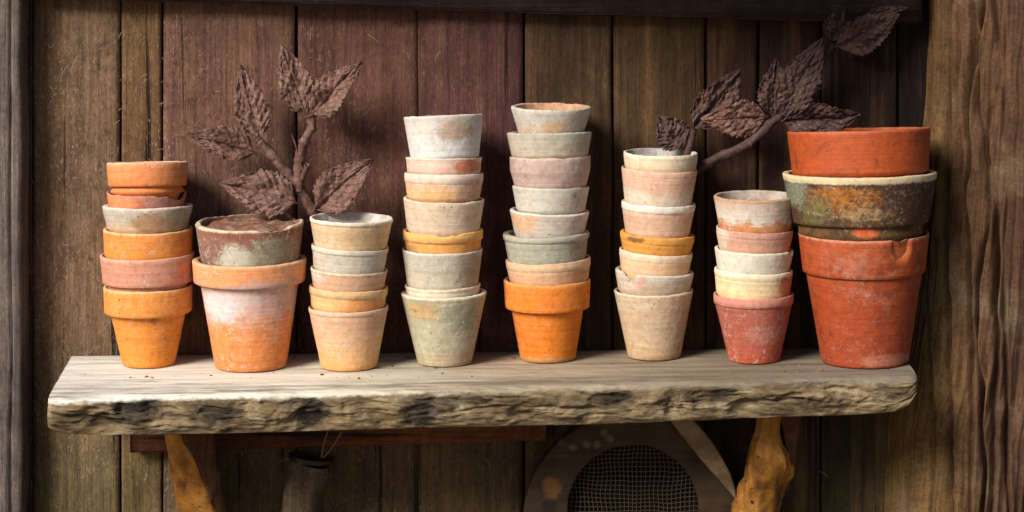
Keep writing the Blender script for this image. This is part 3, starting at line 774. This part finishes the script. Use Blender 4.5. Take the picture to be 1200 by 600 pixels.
    c = m.mix(up, fc, cx)
    n = m.bump(f1, .8, .006); n = m.bump(f2, .8, .003, n); n = m.bump(m.noise(320, 5, .7), .35, .0015, n); n = m.bump(gr, .3, .002, n)
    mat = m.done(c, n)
    nu = 640; nt, nf, nb = 26, 44, 8
    V = []
    for a in range(nu):
        px = lerp(54.5, 1077.5, a / (nu - 1))
        # concentrate nothing: even stations
        x, yf, s = front_at(px)
        zt = Zs(x)
        zb = CZ - (interp(FRONT_BOT, px) - HOR) / 1000 * s
        # rounded corners at both ends
        for dd, rad in ((px - 54.5, 8.0), (1077.5 - px, 16.0)):
            if dd < rad:
                q = 1 - dd / rad
                yf += (rad / 1000) * (1 - math.sqrt(max(0, 1 - q * q)))
        th = zt - zb
        big = fbm(x * 7, 2.0, 0.5, 4)
        edge_y = 0.0035 * fbm(x * 16, 9.1, 0, 4)
        ring = []
        for b in range(nt):
            t = b / (nt - 1)
            y = lerp(YW - 0.003, yf + 0.006 + edge_y, t)
            xx = x - 0.0125 * (t < 1) * (1 - t) * (1 if px < 300 else 0) * clamp((300 - px) / 245)
            z = zt + 0.0009 * fbm(xx * 9, y * 40, 0, 3) * clamp(t * 3)
            z -= 0.0022 * max(0, t - 0.93) / 0.07 * (0.6 + 0.8 * abs(nz(x * 40, 5)))
            ring.append((xx, y, z))
        for b in range(1, nf + 1):
            v = b / (nf + 1)
            ang = v * math.pi
            bul = (math.sin(ang)) ** 0.45
            y = yf + 0.006 + edge_y * (1 - v) - 0.009 * bul
            z = zt - 0.002 - v * (th - 0.002)
            wv = 0.5 * fbm(x * 11, v * 1.2, 6.0, 3)
            rd = noise.ridged_multi_fractal(Vector((x * 15 + wv, v * 1.1 + wv * 1.4, 4.2)), 1.0, 2.0, 5, 1.0, 2.0)
            hl = fbm(x * 24 + wv, v * 1.3 + wv, 8.8, 5)
            fi = fbm(x * 45 + wv * 3, v * 9.0 + wv * 2, 1.8, 5)
            hole = max(0, nz(x * 17, v * 1.1 + wv, 3.3) - 0.15)
            env = math.sin(ang) ** 0.6
            pz = lerp(interp(FRONT_TOP, px), interp(FRONT_BOT, px), v)
            for hx, hy, rx, ry, dep in HOLLOWS:
                q = math.hypot((px - hx) / rx, (pz - hy) / ry) + 0.45 * fbm(x * 40, v * 3 + wv, hx, 4)
                if q < 1.15:
                    y += env * dep * .6 * clamp((1.15 - q) / 0.35) ** 0.8
            # long split following the grain
            ly = 0.52 + 0.16 * fbm(x * 9, 3.3, 0, 3)
            y += env * 0.0045 * math.exp(-((v - ly) / 0.035) ** 2) * clamp(1.6 * nz(x * 14, 7.7) + .3)
            ly = 0.22 + 0.10 * fbm(x * 12, 9.3, 0, 3)
            y += env * 0.0040 * math.exp(-((v - ly) / 0.03) ** 2) * clamp(1.8 * nz(x * 17, 1.7) + .2)
            y += env * (0.0030 * (1.25 - rd) - 0.0060 * hl + 0.020 * hole - 0.0034 * fi + 0.006 * big * (v - .3))
            z += env * 0.0020 * fbm(x * 30, v * 3, 2.2, 3)
            ring.append((x, y, z))
        for b in range(nb):
            t = b / (nb - 1)
            ring.append((x, lerp(yf + 0.010, YW - 0.003, t), zb + 0.0015 * nz(x * 20, t * 3)))
        V += [Vector(p) for p in ring]
    nr = nt + nf + nb
    F = grid_faces(nu, nr, True)
    F.append(tuple(range(nr))); F.append(tuple((nu - 1) * nr + k for k in reversed(range(nr))))
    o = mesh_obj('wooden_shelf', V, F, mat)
    props(o, 'thick weathered driftwood shelf with rough live edge holding the pots', 'shelf')
shelf()

# cross rail under the shelf
def rail():
    Wm = wood('red_rail', (108, 62, 44), (58, 34, 28), (130, 78, 48), axis='X', bump=.4)
    a = P(152, 512, 0.04); b = P(640, 500, 0.04)
    z1 = a.z + 0.004
    V, F = [], []
    n = 40
    for k in range(n):
        t = k / (n - 1)
        p = a.lerp(b, t)
        lo = CZ - (lerp(531, 517, t) - HOR) / 1000 * S(0.042)
        for y, z in ((0.044, lo + .001 * nz(k * .4)), (0.0425, lo + .003), (0.042, -0.168), (0.045, -0.166), (YW - .002, -0.166), (YW - .002, lo)):
            V.append(Vector((p.x, y + .0008 * nz(k * .3, z * 50), z)))
    F = grid_faces(n, 6, True) + [tuple(range(6)), tuple((n - 1) * 6 + k for k in reversed(range(6)))]
    o = mesh_obj('wooden_rail', V, F, Wm)
    props(o, 'reddish brown rail fixed to the wall under the shelf', 'rail')
rail()

# ------------------------------------------------------------------ brackets
def golden():
    m = M('golden_wood', .75, .25)
    g = m.noise(1, 7, .65, m.map(scale=(60, 60, 9))); n2 = m.noise(22, 6, .65, None, .5)
    c = m.ramp(n2, [(.3, rgb((104, 66, 26))), (.48, rgb((170, 112, 46))), (.72, rgb((214, 156, 82)))])
    c = m.mix(1, c, m.ramp(g, [(.3, (.5, .46, .4, 1)), (.52, (1, 1, 1, 1)), (.75, (1.25, 1.25, 1.2, 1))]), 'MULTIPLY')
    c = m.mix(m.math('MULTIPLY', m.step(m.noise(60, 8, .78, None, .5), .56, .66), .6), c, rgb((70, 46, 26)))
    c = m.mix(m.math('MULTIPLY', m.step(m.noise(140, 8, .78, m.map(loc=(3, 1, 5))), .6, .68), .6), c, rgb((214, 186, 140)))
    h = m.step(m.voro(70), .12, .2, 1, 0)
    c = m.mix(m.math('MULTIPLY', h, m.step(m.noise(30), .48, .6)), c, rgb((50, 34, 22)))
    n = m.bump(n2, .6, .006); n = m.bump(g, .5, .003, n); n = m.bump(h, .4, -.003, n)
    return m.done(c, n)
GOLD = golden()
BARK = wood('dark_bark', (112, 74, 52), (54, 36, 30), (136, 96, 66), bump=.9)

def prism(rows, mat, name, parent, nsub=14, seed=0.0, amp=0.002):
    """rows: list of (py, [(px, Y), ...]) closed section rings of equal length, refined along the height."""
    V = []; k = len(rows[0][1]); rings = []
    for (pa, sa), (pb, sb) in zip(rows, rows[1:]):
        for q in range(nsub):
            t = q / nsub
            rings.append((lerp(pa, pb, t), [(lerp(a[0], b[0], t), lerp(a[1], b[1], t)) for a, b in zip(sa, sb)]))
    rings.append(rows[-1])
    M_ = 6
    for i, (py, sec) in enumerate(rings):
        for j in range(k):
            for q in range(M_):
                t = q / M_
                a, b = sec[j], sec[(j + 1) % k]
                p = P(lerp(a[0], b[0], t), py, lerp(a[1], b[1], t))
                p += amp * Vector((fbm(p.x * 60 + seed, p.y * 60, p.z * 25, 3), fbm(p.x * 60, p.y * 60 + 5, p.z * 25 + seed, 3), 0))
                V.append(p)
    n = k * M_
    F = grid_faces(len(rings), n, True) + [tuple(range(n)), tuple((len(rings) - 1) * n + q for q in reversed(range(n)))]
    return mesh_obj(name, V, F, mat, parent)
def brackets():
    e = empty('shelf_bracket', P(225, 620, 0.02))
    props(e, 'split golden branch prop with worm holes under the left end of the shelf', 'bracket', 'branch props under the shelf')
    inv = e.matrix_world
    a = prism([(509, [(193, -.060), (211, -.075), (213, 0.03), (194, 0.03)]), (545, [(199, -.045), (231, -.065), (233, .035), (200, .035)]), (625, [(214, -.005), (262, -.03), (263, .05), (214, .05)])], GOLD, 'sawn_face', e, seed=1)
    b = prism([(509, [(212, -.078), (252, -.062), (252, .04), (212, .04)]), (545, [(231, -.068), (254, -.052), (254, .045), (232, .045)]), (625, [(262, -.034), (272, -.02), (272, .055), (263, .055)])], BARK, 'bark', e, seed=2, amp=.0035)
    for o in (a, b):
        o.matrix_parent_inverse = Matrix.Translation(-e.location)
    e = empty('shelf_bracket', P(895, 620, 0.0))
    props(e, 'knobbly golden branch prop under the right end of the shelf beside the sieve', 'bracket', 'branch props under the shelf')
    rows = []
    for py, xl, xr, yf in ((488, 893, 912, -.060), (505, 891, 911, -.055), (520, 886, 915, -.05), (535, 882, 924, -.048), (548, 879, 929, -.045), (560, 875, 926, -.038), (575, 869, 918, -.03), (600, 862, 911, -.02), (625, 858, 908, -.01)):
        xl -= 5; xr += 2; w = xr - xl
        rows.append((py, [(xl, yf + .03), (xl + w * .2, yf + .004), (xl + w * .55, yf), (xl + w * .85, yf + .008), (xr, yf + .03), (xl + w * .8, yf + .06), (xl + w * .2, yf + .06)]))
    a = prism(rows, GOLD, 'stem', e, nsub=5, seed=5, amp=.0038)
    b = prism([(488, [(913, -.035), (938, -.02), (938, .05), (913, .05)]), (548, [(928, -.015), (933, -.01), (933, .055), (916, .055)]), (575, [(918, .0), (922, .005), (922, .06), (910, .06)])], BARK, 'bark', e, seed=7, amp=.003)
    for o in (a, b): o.matrix_parent_inverse = Matrix.Translation(-e.location)
brackets()

# ------------------------------------------------------------------ tool handle hanging under the shelf
def handle():
    e = empty('tool_handle', P(352, 625, 0.03))
    props(e, 'dark wooden tool handle hanging by a cord under the shelf', 'tool handle')
    Wm = wood('handle_wood', (116, 96, 80), (58, 46, 38), (146, 124, 102), bump=.8)
    pts = spline([P(364, 542, .022), P(359, 560, .022), P(353, 580, .024), P(347, 630, .026)], 10)
    V, F = tube_geo(pts, [lerp(.0235, .0205, i / (len(pts) - 1)) for i in range(len(pts))], 28, .10, 3)
    a = mesh_obj('shaft', V, F, Wm, e)
    mb = M('hollow_shade', .6, .4); c = mb.mix(mb.step(mb.noise(80), .5, .65), rgb((40, 34, 32)), rgb((78, 64, 54)))
    mat = mb.done(c, mb.bump(mb.noise(150, 5), .4, .002))
    V, F = tube_geo([P(365.5, 534, .022), P(365.3, 535.5, .022), P(365, 538, .022), P(364.8, 540, .022)], [.0262, .0275, .0268, .0240], 32, .03, 1)  # dark cap put in for the shadowed hollow at the handle's top
    b = mesh_obj('shade_cap', V, F, mat, e)
    ms = M('cord', .9, .1); cm = ms.done(ms.mix(ms.noise(300), rgb((150, 124, 104)), rgb((110, 88, 74))))
    V, F = tube_geo(spline([P(377, 536, -.004), P(379, 522, -.02), P(384, 506, -.03)], 8), [.0009] * 17, 6)
    V, F = tube_geo(spline([P(379, 536, -.004), P(388, 526, -.02), P(394, 517, -.026), P(401, 505, -.03)], 8), [.0009] * 25, 6, V=V, F=F)
    c_ = mesh_obj('cord', V, F, cm, e)
    for o in (a, b, c_): o.matrix_parent_inverse = Matrix.Translation(-e.location)
handle()

# ------------------------------------------------------------------ round sieve
def sieve():
    e = empty('garden_sieve', P(740, 740, 0.02))
    props(e, 'round wooden garden sieve with wire mesh leaning below the shelf', 'sieve')
    m = M('sieve_wood', .85, .2)
    X, Y, Z = m.xyz()
    g = m.noise(1, 7, .65, m.map(scale=(9, 60, 130), rot=(0, .12, 0))); g2 = m.noise(24, 5, .6)
    c = m.ramp(g2, [(.3, rgb((52, 40, 32))), (.7, rgb((84, 66, 50)))])
    c = m.mix(1, c, m.ramp(g, [(.3, (.6, .58, .56, 1)), (.5, (1, 1, 1, 1)), (.7, (1.25, 1.22, 1.2, 1))]), 'MULTIPLY')
    wob = m.noise(120, 5)
    YR = 0.014; s = S(YR)
    def xz(px, py): p = P(px, py, YR); return p.x, p.z
    off = e.location
    x, z = xz(647, 572); c = m.mix(m.math('MULTIPLY', m.spot(x - off.x, z - off.z, .010, .012, wob, .4), .7), c, rgb((138, 92, 54)))
    x, z = xz(644, 594); c = m.mix(m.math('MULTIPLY', m.spot(x - off.x, z - off.z, .010, .008, wob, .3), .8), c, rgb((44, 36, 32)))
    for px, py in ((672, 525), (687, 521), (700, 521), (715, 514), (708, 507), (655, 516)):
        x, z = xz(px, py)
        c = m.mix(m.math('MULTIPLY', m.spot(x - off.x, z - off.z, .0042, .0042, wob, .5), .45), c, rgb((136, 120, 104)))
    n = m.bump(g, .4, .002); n = m.bump(wob, .3, .002, n)
    mat = m.done(c, n)
    co, ro = P(740, 612, YR), .1265 * s
    ch, rh = P(742, 598, YR), .0765 * s
    N = 160
    V = []; F = []
    prof = [(0, YR + .022, 'o'), (0, YR + .003, 'o'), (-.0010, YR + .0008, 'o'), (-.003, YR, 'o'), (.35, YR + .0006, 'm'), (.7, YR + .0004, 'm'), (.0015, YR, 'h'), (.0003, YR + .001, 'h'), (0, YR + .022, 'h')]
    for i in range(N):
        w = 2 * math.pi * i / N
        dx, dz = math.cos(w), math.sin(w)
        jo = 1 + .006 * fbm(dx * 3, dz * 3, 1, 3); jh = 1 + .008 * fbm(dx * 3, dz * 3, 5, 3)
        po = Vector((co.x + ro * jo * dx, 0, co.z + ro * jo * dz)); ph = Vector((ch.x + rh * jh * dx, 0, ch.z + rh * jh * dz))
        for d, y, k in prof:
            if k == 'o': p = po + Vector((dx, 0, dz)) * d
            elif k == 'h': p = ph + Vector((dx, 0, dz)) * d
            else: p = po.lerp(ph, d)
            V.append(Vector((p.x, y + .0008 * nz(p.x * 40, p.z * 40), p.z)) - off)
    F = grid_faces(N, len(prof), True)
    np_ = len(prof)
    for j in range(np_):
        F.append(((N - 1) * np_ + j, (N - 1) * np_ + (j + 1) % np_, (j + 1) % np_, j))
    mesh_obj('ring', V, F, mat, e)
    # the loose curved segment on top of the ring
    pts = [(783, 490), (800, 512), (820, 537), (845, 565), (863, 586), (862, 576), (857, 558), (848, 540), (836, 520), (822, 503), (810, 490)]
    bm = bmesh.new()
    fr = [bm.verts.new(P(px, py, YR - .020) - off) for px, py in pts]
    f = bm.faces.new(fr)
    ex = bmesh.ops.extrude_face_region(bm, geom=[f])
    bmesh.ops.translate(bm, verts=[v for v in ex['geom'] if isinstance(v, bmesh.types.BMVert)], vec=(0, .0130, 0))
    bmesh.ops.recalc_face_normals(bm, faces=bm.faces)
    bmesh.ops.bevel(bm, geom=list(bm.edges), offset=.0012, segments=2, affect='EDGES')
    me = bpy.data.meshes.new('rim_segment'); bm.to_mesh(me); bm.free()
    m2 = M('segment_wood', .8, .25)
    g = m2.noise(1, 7, .65, m2.map(scale=(40, 60, 130), rot=(0, .9, 0)))
    c2 = m2.mix(m2.step(m2.noise(30, 5), .4, .65), rgb((150, 124, 96)), rgb((116, 94, 72)))
    c2 = m2.mix(1, c2, m2.ramp(g, [(.3, (.75, .74, .72, 1)), (.7, (1.15, 1.15, 1.15, 1))]), 'MULTIPLY')
    me.materials.append(m2.done(c2, m2.bump(g, .4, .002)))
    so = bpy.data.objects.new('rim_segment', me); col.objects.link(so); so.parent = e
    mk = M('mesh_shade', .95, .05); mkm = mk.done(mk.mix(mk.noise(50, 5), rgb((20, 16, 16)), rgb((46, 38, 36))))  # added dark disc, the shade inside the sieve put into its colour
    V = [Vector((ch.x, YR + .034, ch.z)) - off]; F = []
    for i in range(64):
        w = 2 * math.pi * i / 64
        V.append(Vector((ch.x + (rh + .012) * math.cos(w), YR + .030, ch.z + (rh + .012) * math.sin(w))) - off)
    for i in range(64): F.append((0, 1 + (i + 1) % 64, 1 + i))
    mesh_obj('shade_backing', V, F, mkm, e)
    # wire mesh
    mw = M('rusty_wire', .7, .3); wm = mw.done(mw.mix(mw.noise(60), rgb((74, 60, 46)), rgb((112, 94, 72))))
    V, F = [], []
    r2 = rh + .004
    st = .0052
    k = int(r2 / st) + 1
    for axis in (0, 1):
        for q in range(-k, k + 1):
            o_ = q * st
            if abs(o_) >= r2: continue
            L = math.sqrt(r2 * r2 - o_ * o_)
            nn = 22; pts = []
            for i in range(nn):
                t = lerp(-L, L, i / (nn - 1))
                a, b = (o_, t) if axis == 0 else (t, o_)
                a2 = a + .0032 * nz(a * 26, b * 34, 1) ; b2 = b + .0032 * nz(a * 34, b * 26, 6)
                pts.append(Vector((ch.x + a2, YR + .016 + .003 * nz(a * 18, b * 18) + (.0005 if axis else 0), ch.z + b2)) - off)
            if pts[0].z + off.z > -.38 or pts[-1].z + off.z > -.38:
                tube_geo(pts, [.0005] * nn, 4, V=V, F=F)
    mesh_obj('wire_mesh', V, F, wm, e)
sieve()

# ------------------------------------------------------------------ rusted leaf ornaments
def rust(name, a, b, c_, spark):
    m = M(name, .72, .3)
    oi = m.n.new('ShaderNodeObjectInfo')
    n1 = m.noise(48, 8, .72, None, .4); n2 = m.noise(260, 6, .7); n3 = m.noise(17, 5, .65)
    at = m.n.new('ShaderNodeAttribute'); at.attribute_name = 'vein'
    sv = m.n.new('ShaderNodeSeparateColor'); m.l.new(at.outputs['Color'], sv.inputs[0])
    tt, av = sv.outputs[0], sv.outputs[1]
    f = m.math('FRACT', m.math('ADD', m.math('SUBTRACT', m.math('MULTIPLY', tt, 8.5), m.math('MULTIPLY', av, 2.0)), m.math('MULTIPLY', n3, .5)))
    d = m.math('ABSOLUTE', m.math('SUBTRACT', f, .5))
    vein = m.math('MAXIMUM', m.step(d, .14, .02), m.step(av, .10, .02))
    c = m.ramp(m.math('ADD', n1, m.math('MULTIPLY_ADD', oi.outputs['Random'], .16, -.08)), [(.3, rgb(a)), (.5, rgb(b)), (.66, rgb(c_)), (.8, rgb((150, 104, 80)))])
    c = m.mix(m.math('MULTIPLY', m.step(n3, .5, .68), .5), c, rgb((112, 72, 58)))
    c = m.mix(m.math('MULTIPLY', m.math('MULTIPLY', m.step(n2, .54, .66), m.step(n3, .35, .6)), spark), c, rgb((168, 146, 136)))
    c = m.mix(m.math('MULTIPLY', m.step(n2, .46, .34), .65), c, rgb((40, 27, 28)))
    c = m.mix(m.math('MULTIPLY', vein, .28), c, m.mix(.5, c, rgb((36, 26, 26))))
    nb = m.bump(vein, .5, -.0015); nb = m.bump(n2, .4, .0016, nb); nb = m.bump(n1, .5, .003, nb)
    return m.done(c, nb)
RUST_A = rust('rusted_leaf_metal', (92, 58, 46), (122, 88, 76), (148, 114, 102), .75)
RUST_SHADED = rust('shaded_rusted_leaf_metal', (66, 42, 38), (86, 62, 58), (104, 76, 68), .5)  # darker leaf rust, the upper right shade put into its colour
def leaf(parent, base, tip, W, fold=25, roll=0, curl=0.006, mat=None, seed=0.0, skew=0.0, shape=.75):
    a = tip - base; L = a.length; a.normalize()
    n = Vector((0, -1, 0)); n = (n - a * n.dot(a)).normalized()
    n = Matrix.Rotation(math.radians(roll), 3, a) @ n
    b = a.cross(n)
    nu, nv = 64, 41
    V = []; A = []
    tf = math.tan(math.radians(fold))
    for i in range(nu):
        t = i / (nu - 1)
        w = W * max(0.015, (math.sin(math.pi * min(1, t ** shape)) ** .85) * (1 - .25 * t))
        if t < .08: w = max(w * (t / .08), W * .05)
        for j in range(nv):
            v = 2 * j / (nv - 1) - 1
            av = abs(v)
            side = 1 + skew * (1 if v > 0 else -1)
            saw = 1 + (.16 * (((t * 14 + .15) % 1) - .5) + .10 * nz(t * 26, v * 2, seed) + .08 * nz(t * 7, v, seed + 4)) * max(0, av - .55) / .45
            x = v * w * 1.14 * side * saw
            tt = t - .0 * av + .10 * av * av * (1 - t) * .6
            vein = math.sin(2 * math.pi * (t * 9.5 - av * 1.9))
            h = av * w * tf * (1 - .45 * av) + .0007 * vein * min(1, av * 2.5) * min(1, w / W + .2)
            h += .0050 * fbm(t * 4 + seed, v * 2, seed, 3) + .004 * av * av * nz(t * 9, v * 2, seed + 7) + .0016 * fbm(t * 22 + seed, v * 9, seed, 4) + .0009 * fbm(t * 60, v * 25 + seed, seed, 2)
            h -= curl * (t - .4) ** 2 * 6 * (.5 + .5 * av)
            h -= .0012 * math.exp(-(v / .06) ** 2)
            V.append(base + a * (tt * L) + b * x + n * h - parent.location); A.append((t, av, 0, 1))
    o = mesh_obj('leaf', V, grid_faces(nu, nv), mat, parent, attr={'vein': A})
    sd = o.modifiers.new('thickness', 'SOLIDIFY'); sd.thickness = .0007; sd.offset = 0
    return o
def ornaments():
    e = empty('leaf_ornament', P(352, 420, .045))
    props(e, 'rusty metal branch with six toothed leaves on the left part of the wall', 'leaf ornament', 'rusty metal leaf branches on the wall')
    Y = .035
    V, F = [], []
    main = spline([P(392, 315, .046), P(374, 262, .04), P(362, 240, .035), P(346, 214, .030), P(330, 195, .024), P(312, 174, .02), P(302, 164, .018)], 8)
    tube_geo(main, [lerp(.0072, .0052, i / (len(main) - 1)) * (1 + .22 * (i % 8 == 5) + .1 * nz(i * .9, 2)) for i in range(len(main))], 14, .28, 2, V, F)
    br = spline([P(350, 222, .030), P(350, 200, .026), P(352, 180, .022), P(358, 163, .018), P(366, 148, .015), P(362, 136, .014)], 8)
    tube_geo(br, [lerp(.0066, .0046, i / (len(br) - 1)) * (1 + .25 * (i % 9 == 4)) for i in range(len(br))], 14, .32, 5, V, F)
    tw = spline([P(356, 205, .022), P(347, 172, .016), P(342, 158, .013)], 6); tube_geo(tw, [.0011] * 13, 6, 0, 0, V, F)
    nb = spline([P(354, 208, .026), P(359, 198, .018), P(360, 193, .014)], 5); tube_geo(nb, [.004, .0038, .0036, .0034, .0034, .0034, .0034, .0032, .003, .003, .0026], 10, .2, 1, V, F)
    mesh_obj('stem', [v - e.location for v in V], F, RUST_A, e)
    for b, t, W, fo, ro, cu, mt, sk in (
        ((306, 166), (281, 78), .0195, 8, 0, .005, RUST_A, .0),
        ((361, 138), (330, 54), .0205, 10, 4, .005, RUST_A, .0),
        ((364, 139), (421, 72), .0215, 44, -22, .004, RUST_A, .05),
        ((302, 180), (217, 157), .0195, 46, 26, .003, RUST_A, .0),
        ((350, 238), (259, 213), .0260, 38, 20, .006, RUST_A, .0),
        ((368, 248), (436, 186), .0250, 42, -16, .003, RUST_A, .05)):
        leaf(e, P(*b, .020), P(*t, .008), W, fo, ro, cu, mt, seed=b[0] * .13, skew=sk)
    e = empty('leaf_ornament', P(905, 300, .045))
    props(e, 'shade-darkened rusty metal branch with broad leaves reaching to the top right corner', 'leaf ornament', 'rusty metal leaf branches on the wall')
    V, F = [], []
    main = spline([P(790, 212, .050), P(818, 198, .040), P(845, 183, .022), P(877, 168, .012), P(904, 144, .02), P(917, 134, .025), P(945, 100, .03), P(976, 52, .035)], 8)
    tube_geo(main, [lerp(.0062, .0040, i / (len(main) - 1)) * (1 + .22 * (i % 7 == 3) + .1 * nz(i * .9, 4)) for i in range(len(main))], 14, .28, 2, V, F)
    br = spline([P(800, 190, .035), P(809, 170, .032), P(814, 150, .028)], 6); tube_geo(br, [.0034] * 13, 10, .3, 3, V, F)
    mesh_obj('stem', [v - e.location for v in V], F, RUST_SHADED, e)
    for b, t, W, fo, ro, cu, mt, yb, yt in (
        ((801, 174), (771, 136), .0200, 12, 0, .003, RUST_SHADED, .035, .030),
        ((811, 153), (870, 82), .0225, 26, 10, .004, RUST_SHADED, .03, .02),
        ((901, 137), (824, 142), .0215, 12, -6, .006, RUST_A, .015, .004),
        ((906, 138), (910, 70), .0205, 34, 6, .003, RUST_SHADED, .022, .018),
        ((913, 141), (965, 44), .0235, 22, -6, .004, RUST_SHADED, .02, .012),
        ((978, 56), (1055, 19), .0225, 16, 12, .004, RUST_SHADED, .03, .02),
        ((914, 142), (1009, 136), .0240, 40, 20, .003, RUST_SHADED, .02, .01),
        ((974, 50), (990, 4), .0150, 20, 0, .003, RUST_SHADED, .04, .038),
        ((1012, 18), (1064, 9), .0060, 20, 0, .002, RUST_SHADED, .035, .025)):
        leaf(e, P(*b, yb), P(*t, yt), W, fo, ro, cu, mt, seed=b[0] * .17)
ornaments()

# ------------------------------------------------------------------ straw and cobweb bits
def straw():
    m = M('straw', .9, .1); mat = m.done(m.mix(m.noise(40), rgb((176, 152, 130)), rgb((120, 100, 88))))
    V, F = [], []
    r = random.Random(5)
    def strand(p, L, ang, rad, curl, off=.0015):
        d = Vector((math.cos(ang), 0, math.sin(ang))); q = Vector((-d.z, 0, d.x))
        pts = []
        for i in range(5):
            t = i / 4
            pts.append(p + d * (L * t) + q * (curl * L * (t - t * t) * 2) + Vector((0, -off - .003 * math.sin(t * 3), 0)))
        tube_geo(pts, [rad] * 5, 4, V=V, F=F)
    for _ in range(620):
        px = 40 + abs(r.gauss(0, 150)); py = r.uniform(40, 420)
        if px > 470: continue
        strand(P(px, py, YW - .003), r.choice((.002, .003, .004, .005, .008)), r.gauss(1.2, .9), r.uniform(.0002, .0005), r.uniform(-.25, .25))
    for px, py, L, a in ((72, 95, .022, 1.1), (85, 88, .026, 1.25), (58, 100, .014, -1.0), (214, 70, .028, -1.0), (430, 40, .016, -.6), (510, 70, .012, 1.0), (232, 240, .02, 1.3), (505, 405, .02, 1.0), (140, 45, .012, 1.0)):
        strand(P(px, py, YW - .006), L, a, .0004, .2, .004)
    for px, py, L, a, Yd in ((862, 441, .016, 2.2, -.09), (868, 430, .014, 1.9, -.09), (935, 436, .016, 2.4, -.09), (955, 438, .016, .7, -.09), (938, 434, .008, 1.8, -.08), (568, 536, .014, -1.1, .04), (330, 540, .010, .3, .03), (960, 552, .012, -.6, .05)):
        strand(P(px, py, Yd), L, a, .0004, .25, .001)
    o = mesh_obj('straw_wisps', V, F, mat)
    props(o, 'fine pale straw wisps and cobweb bits clinging to wall and shelf', 'straw', kind='stuff')
straw()

def ground():  # unseen ground, added to bounce light up under the shelf
    m = M('garden_earth', .95, .1); n = m.noise(3, 6, .6)
    mat = m.done(m.mix(n, rgb((112, 100, 78)), rgb((140, 124, 98))), m.bump(m.noise(30, 6), .5, .02))
    V = [Vector((x, y, -0.95)) for x in (-6, 6) for y in (-7, 0.3)]
    props(mesh_obj('ground', V, [(0, 2, 3, 1)], mat, smooth=False), kind='structure')
ground()

# ------------------------------------------------------------------ camera, light, world
cam = bpy.data.cameras.new('Camera'); co = bpy.data.objects.new('Camera', cam); col.objects.link(co)
co.location = (0, -D, CZ); co.rotation_euler = (math.radians(90), 0, 0)
cam.sensor_width = 36; cam.lens = 36 * D / 1.2
cam.shift_y = -(300 - HOR) / 1200; cam.clip_end = 100; cam.clip_start = .05
sc.camera = co
trav = Vector((0.70, 0.77, -0.68)).normalized()
sun = bpy.data.lights.new('Sun', 'SUN'); so = bpy.data.objects.new('Sun', sun); col.objects.link(so)
sun.energy = 4.0; sun.angle = math.radians(25); sun.color = (1.0, .945, .86)
so.rotation_euler = trav.to_track_quat('-Z', 'Y').to_euler(); so.location = (-1, -2, 2)
w = bpy.data.worlds.new('World'); sc.world = w; w.use_nodes = True
nt = w.node_tree; bg = nt.nodes['Background']
sky = nt.nodes.new('ShaderNodeTexSky'); sky.sky_type = 'NISHITA'; sky.sun_disc = False
sky.sun_elevation = math.asin(-trav.z); sky.sun_rotation = math.atan2(-trav.x, -trav.y)
nt.links.new(sky.outputs[0], bg.inputs[0]); bg.inputs[1].default_value = 0.058
vs = sc.view_settings; vs.view_transform = 'Standard'; vs.look = 'None'; vs.gamma = 1; vs.use_curve_mapping = False
vs.exposure = 0.58
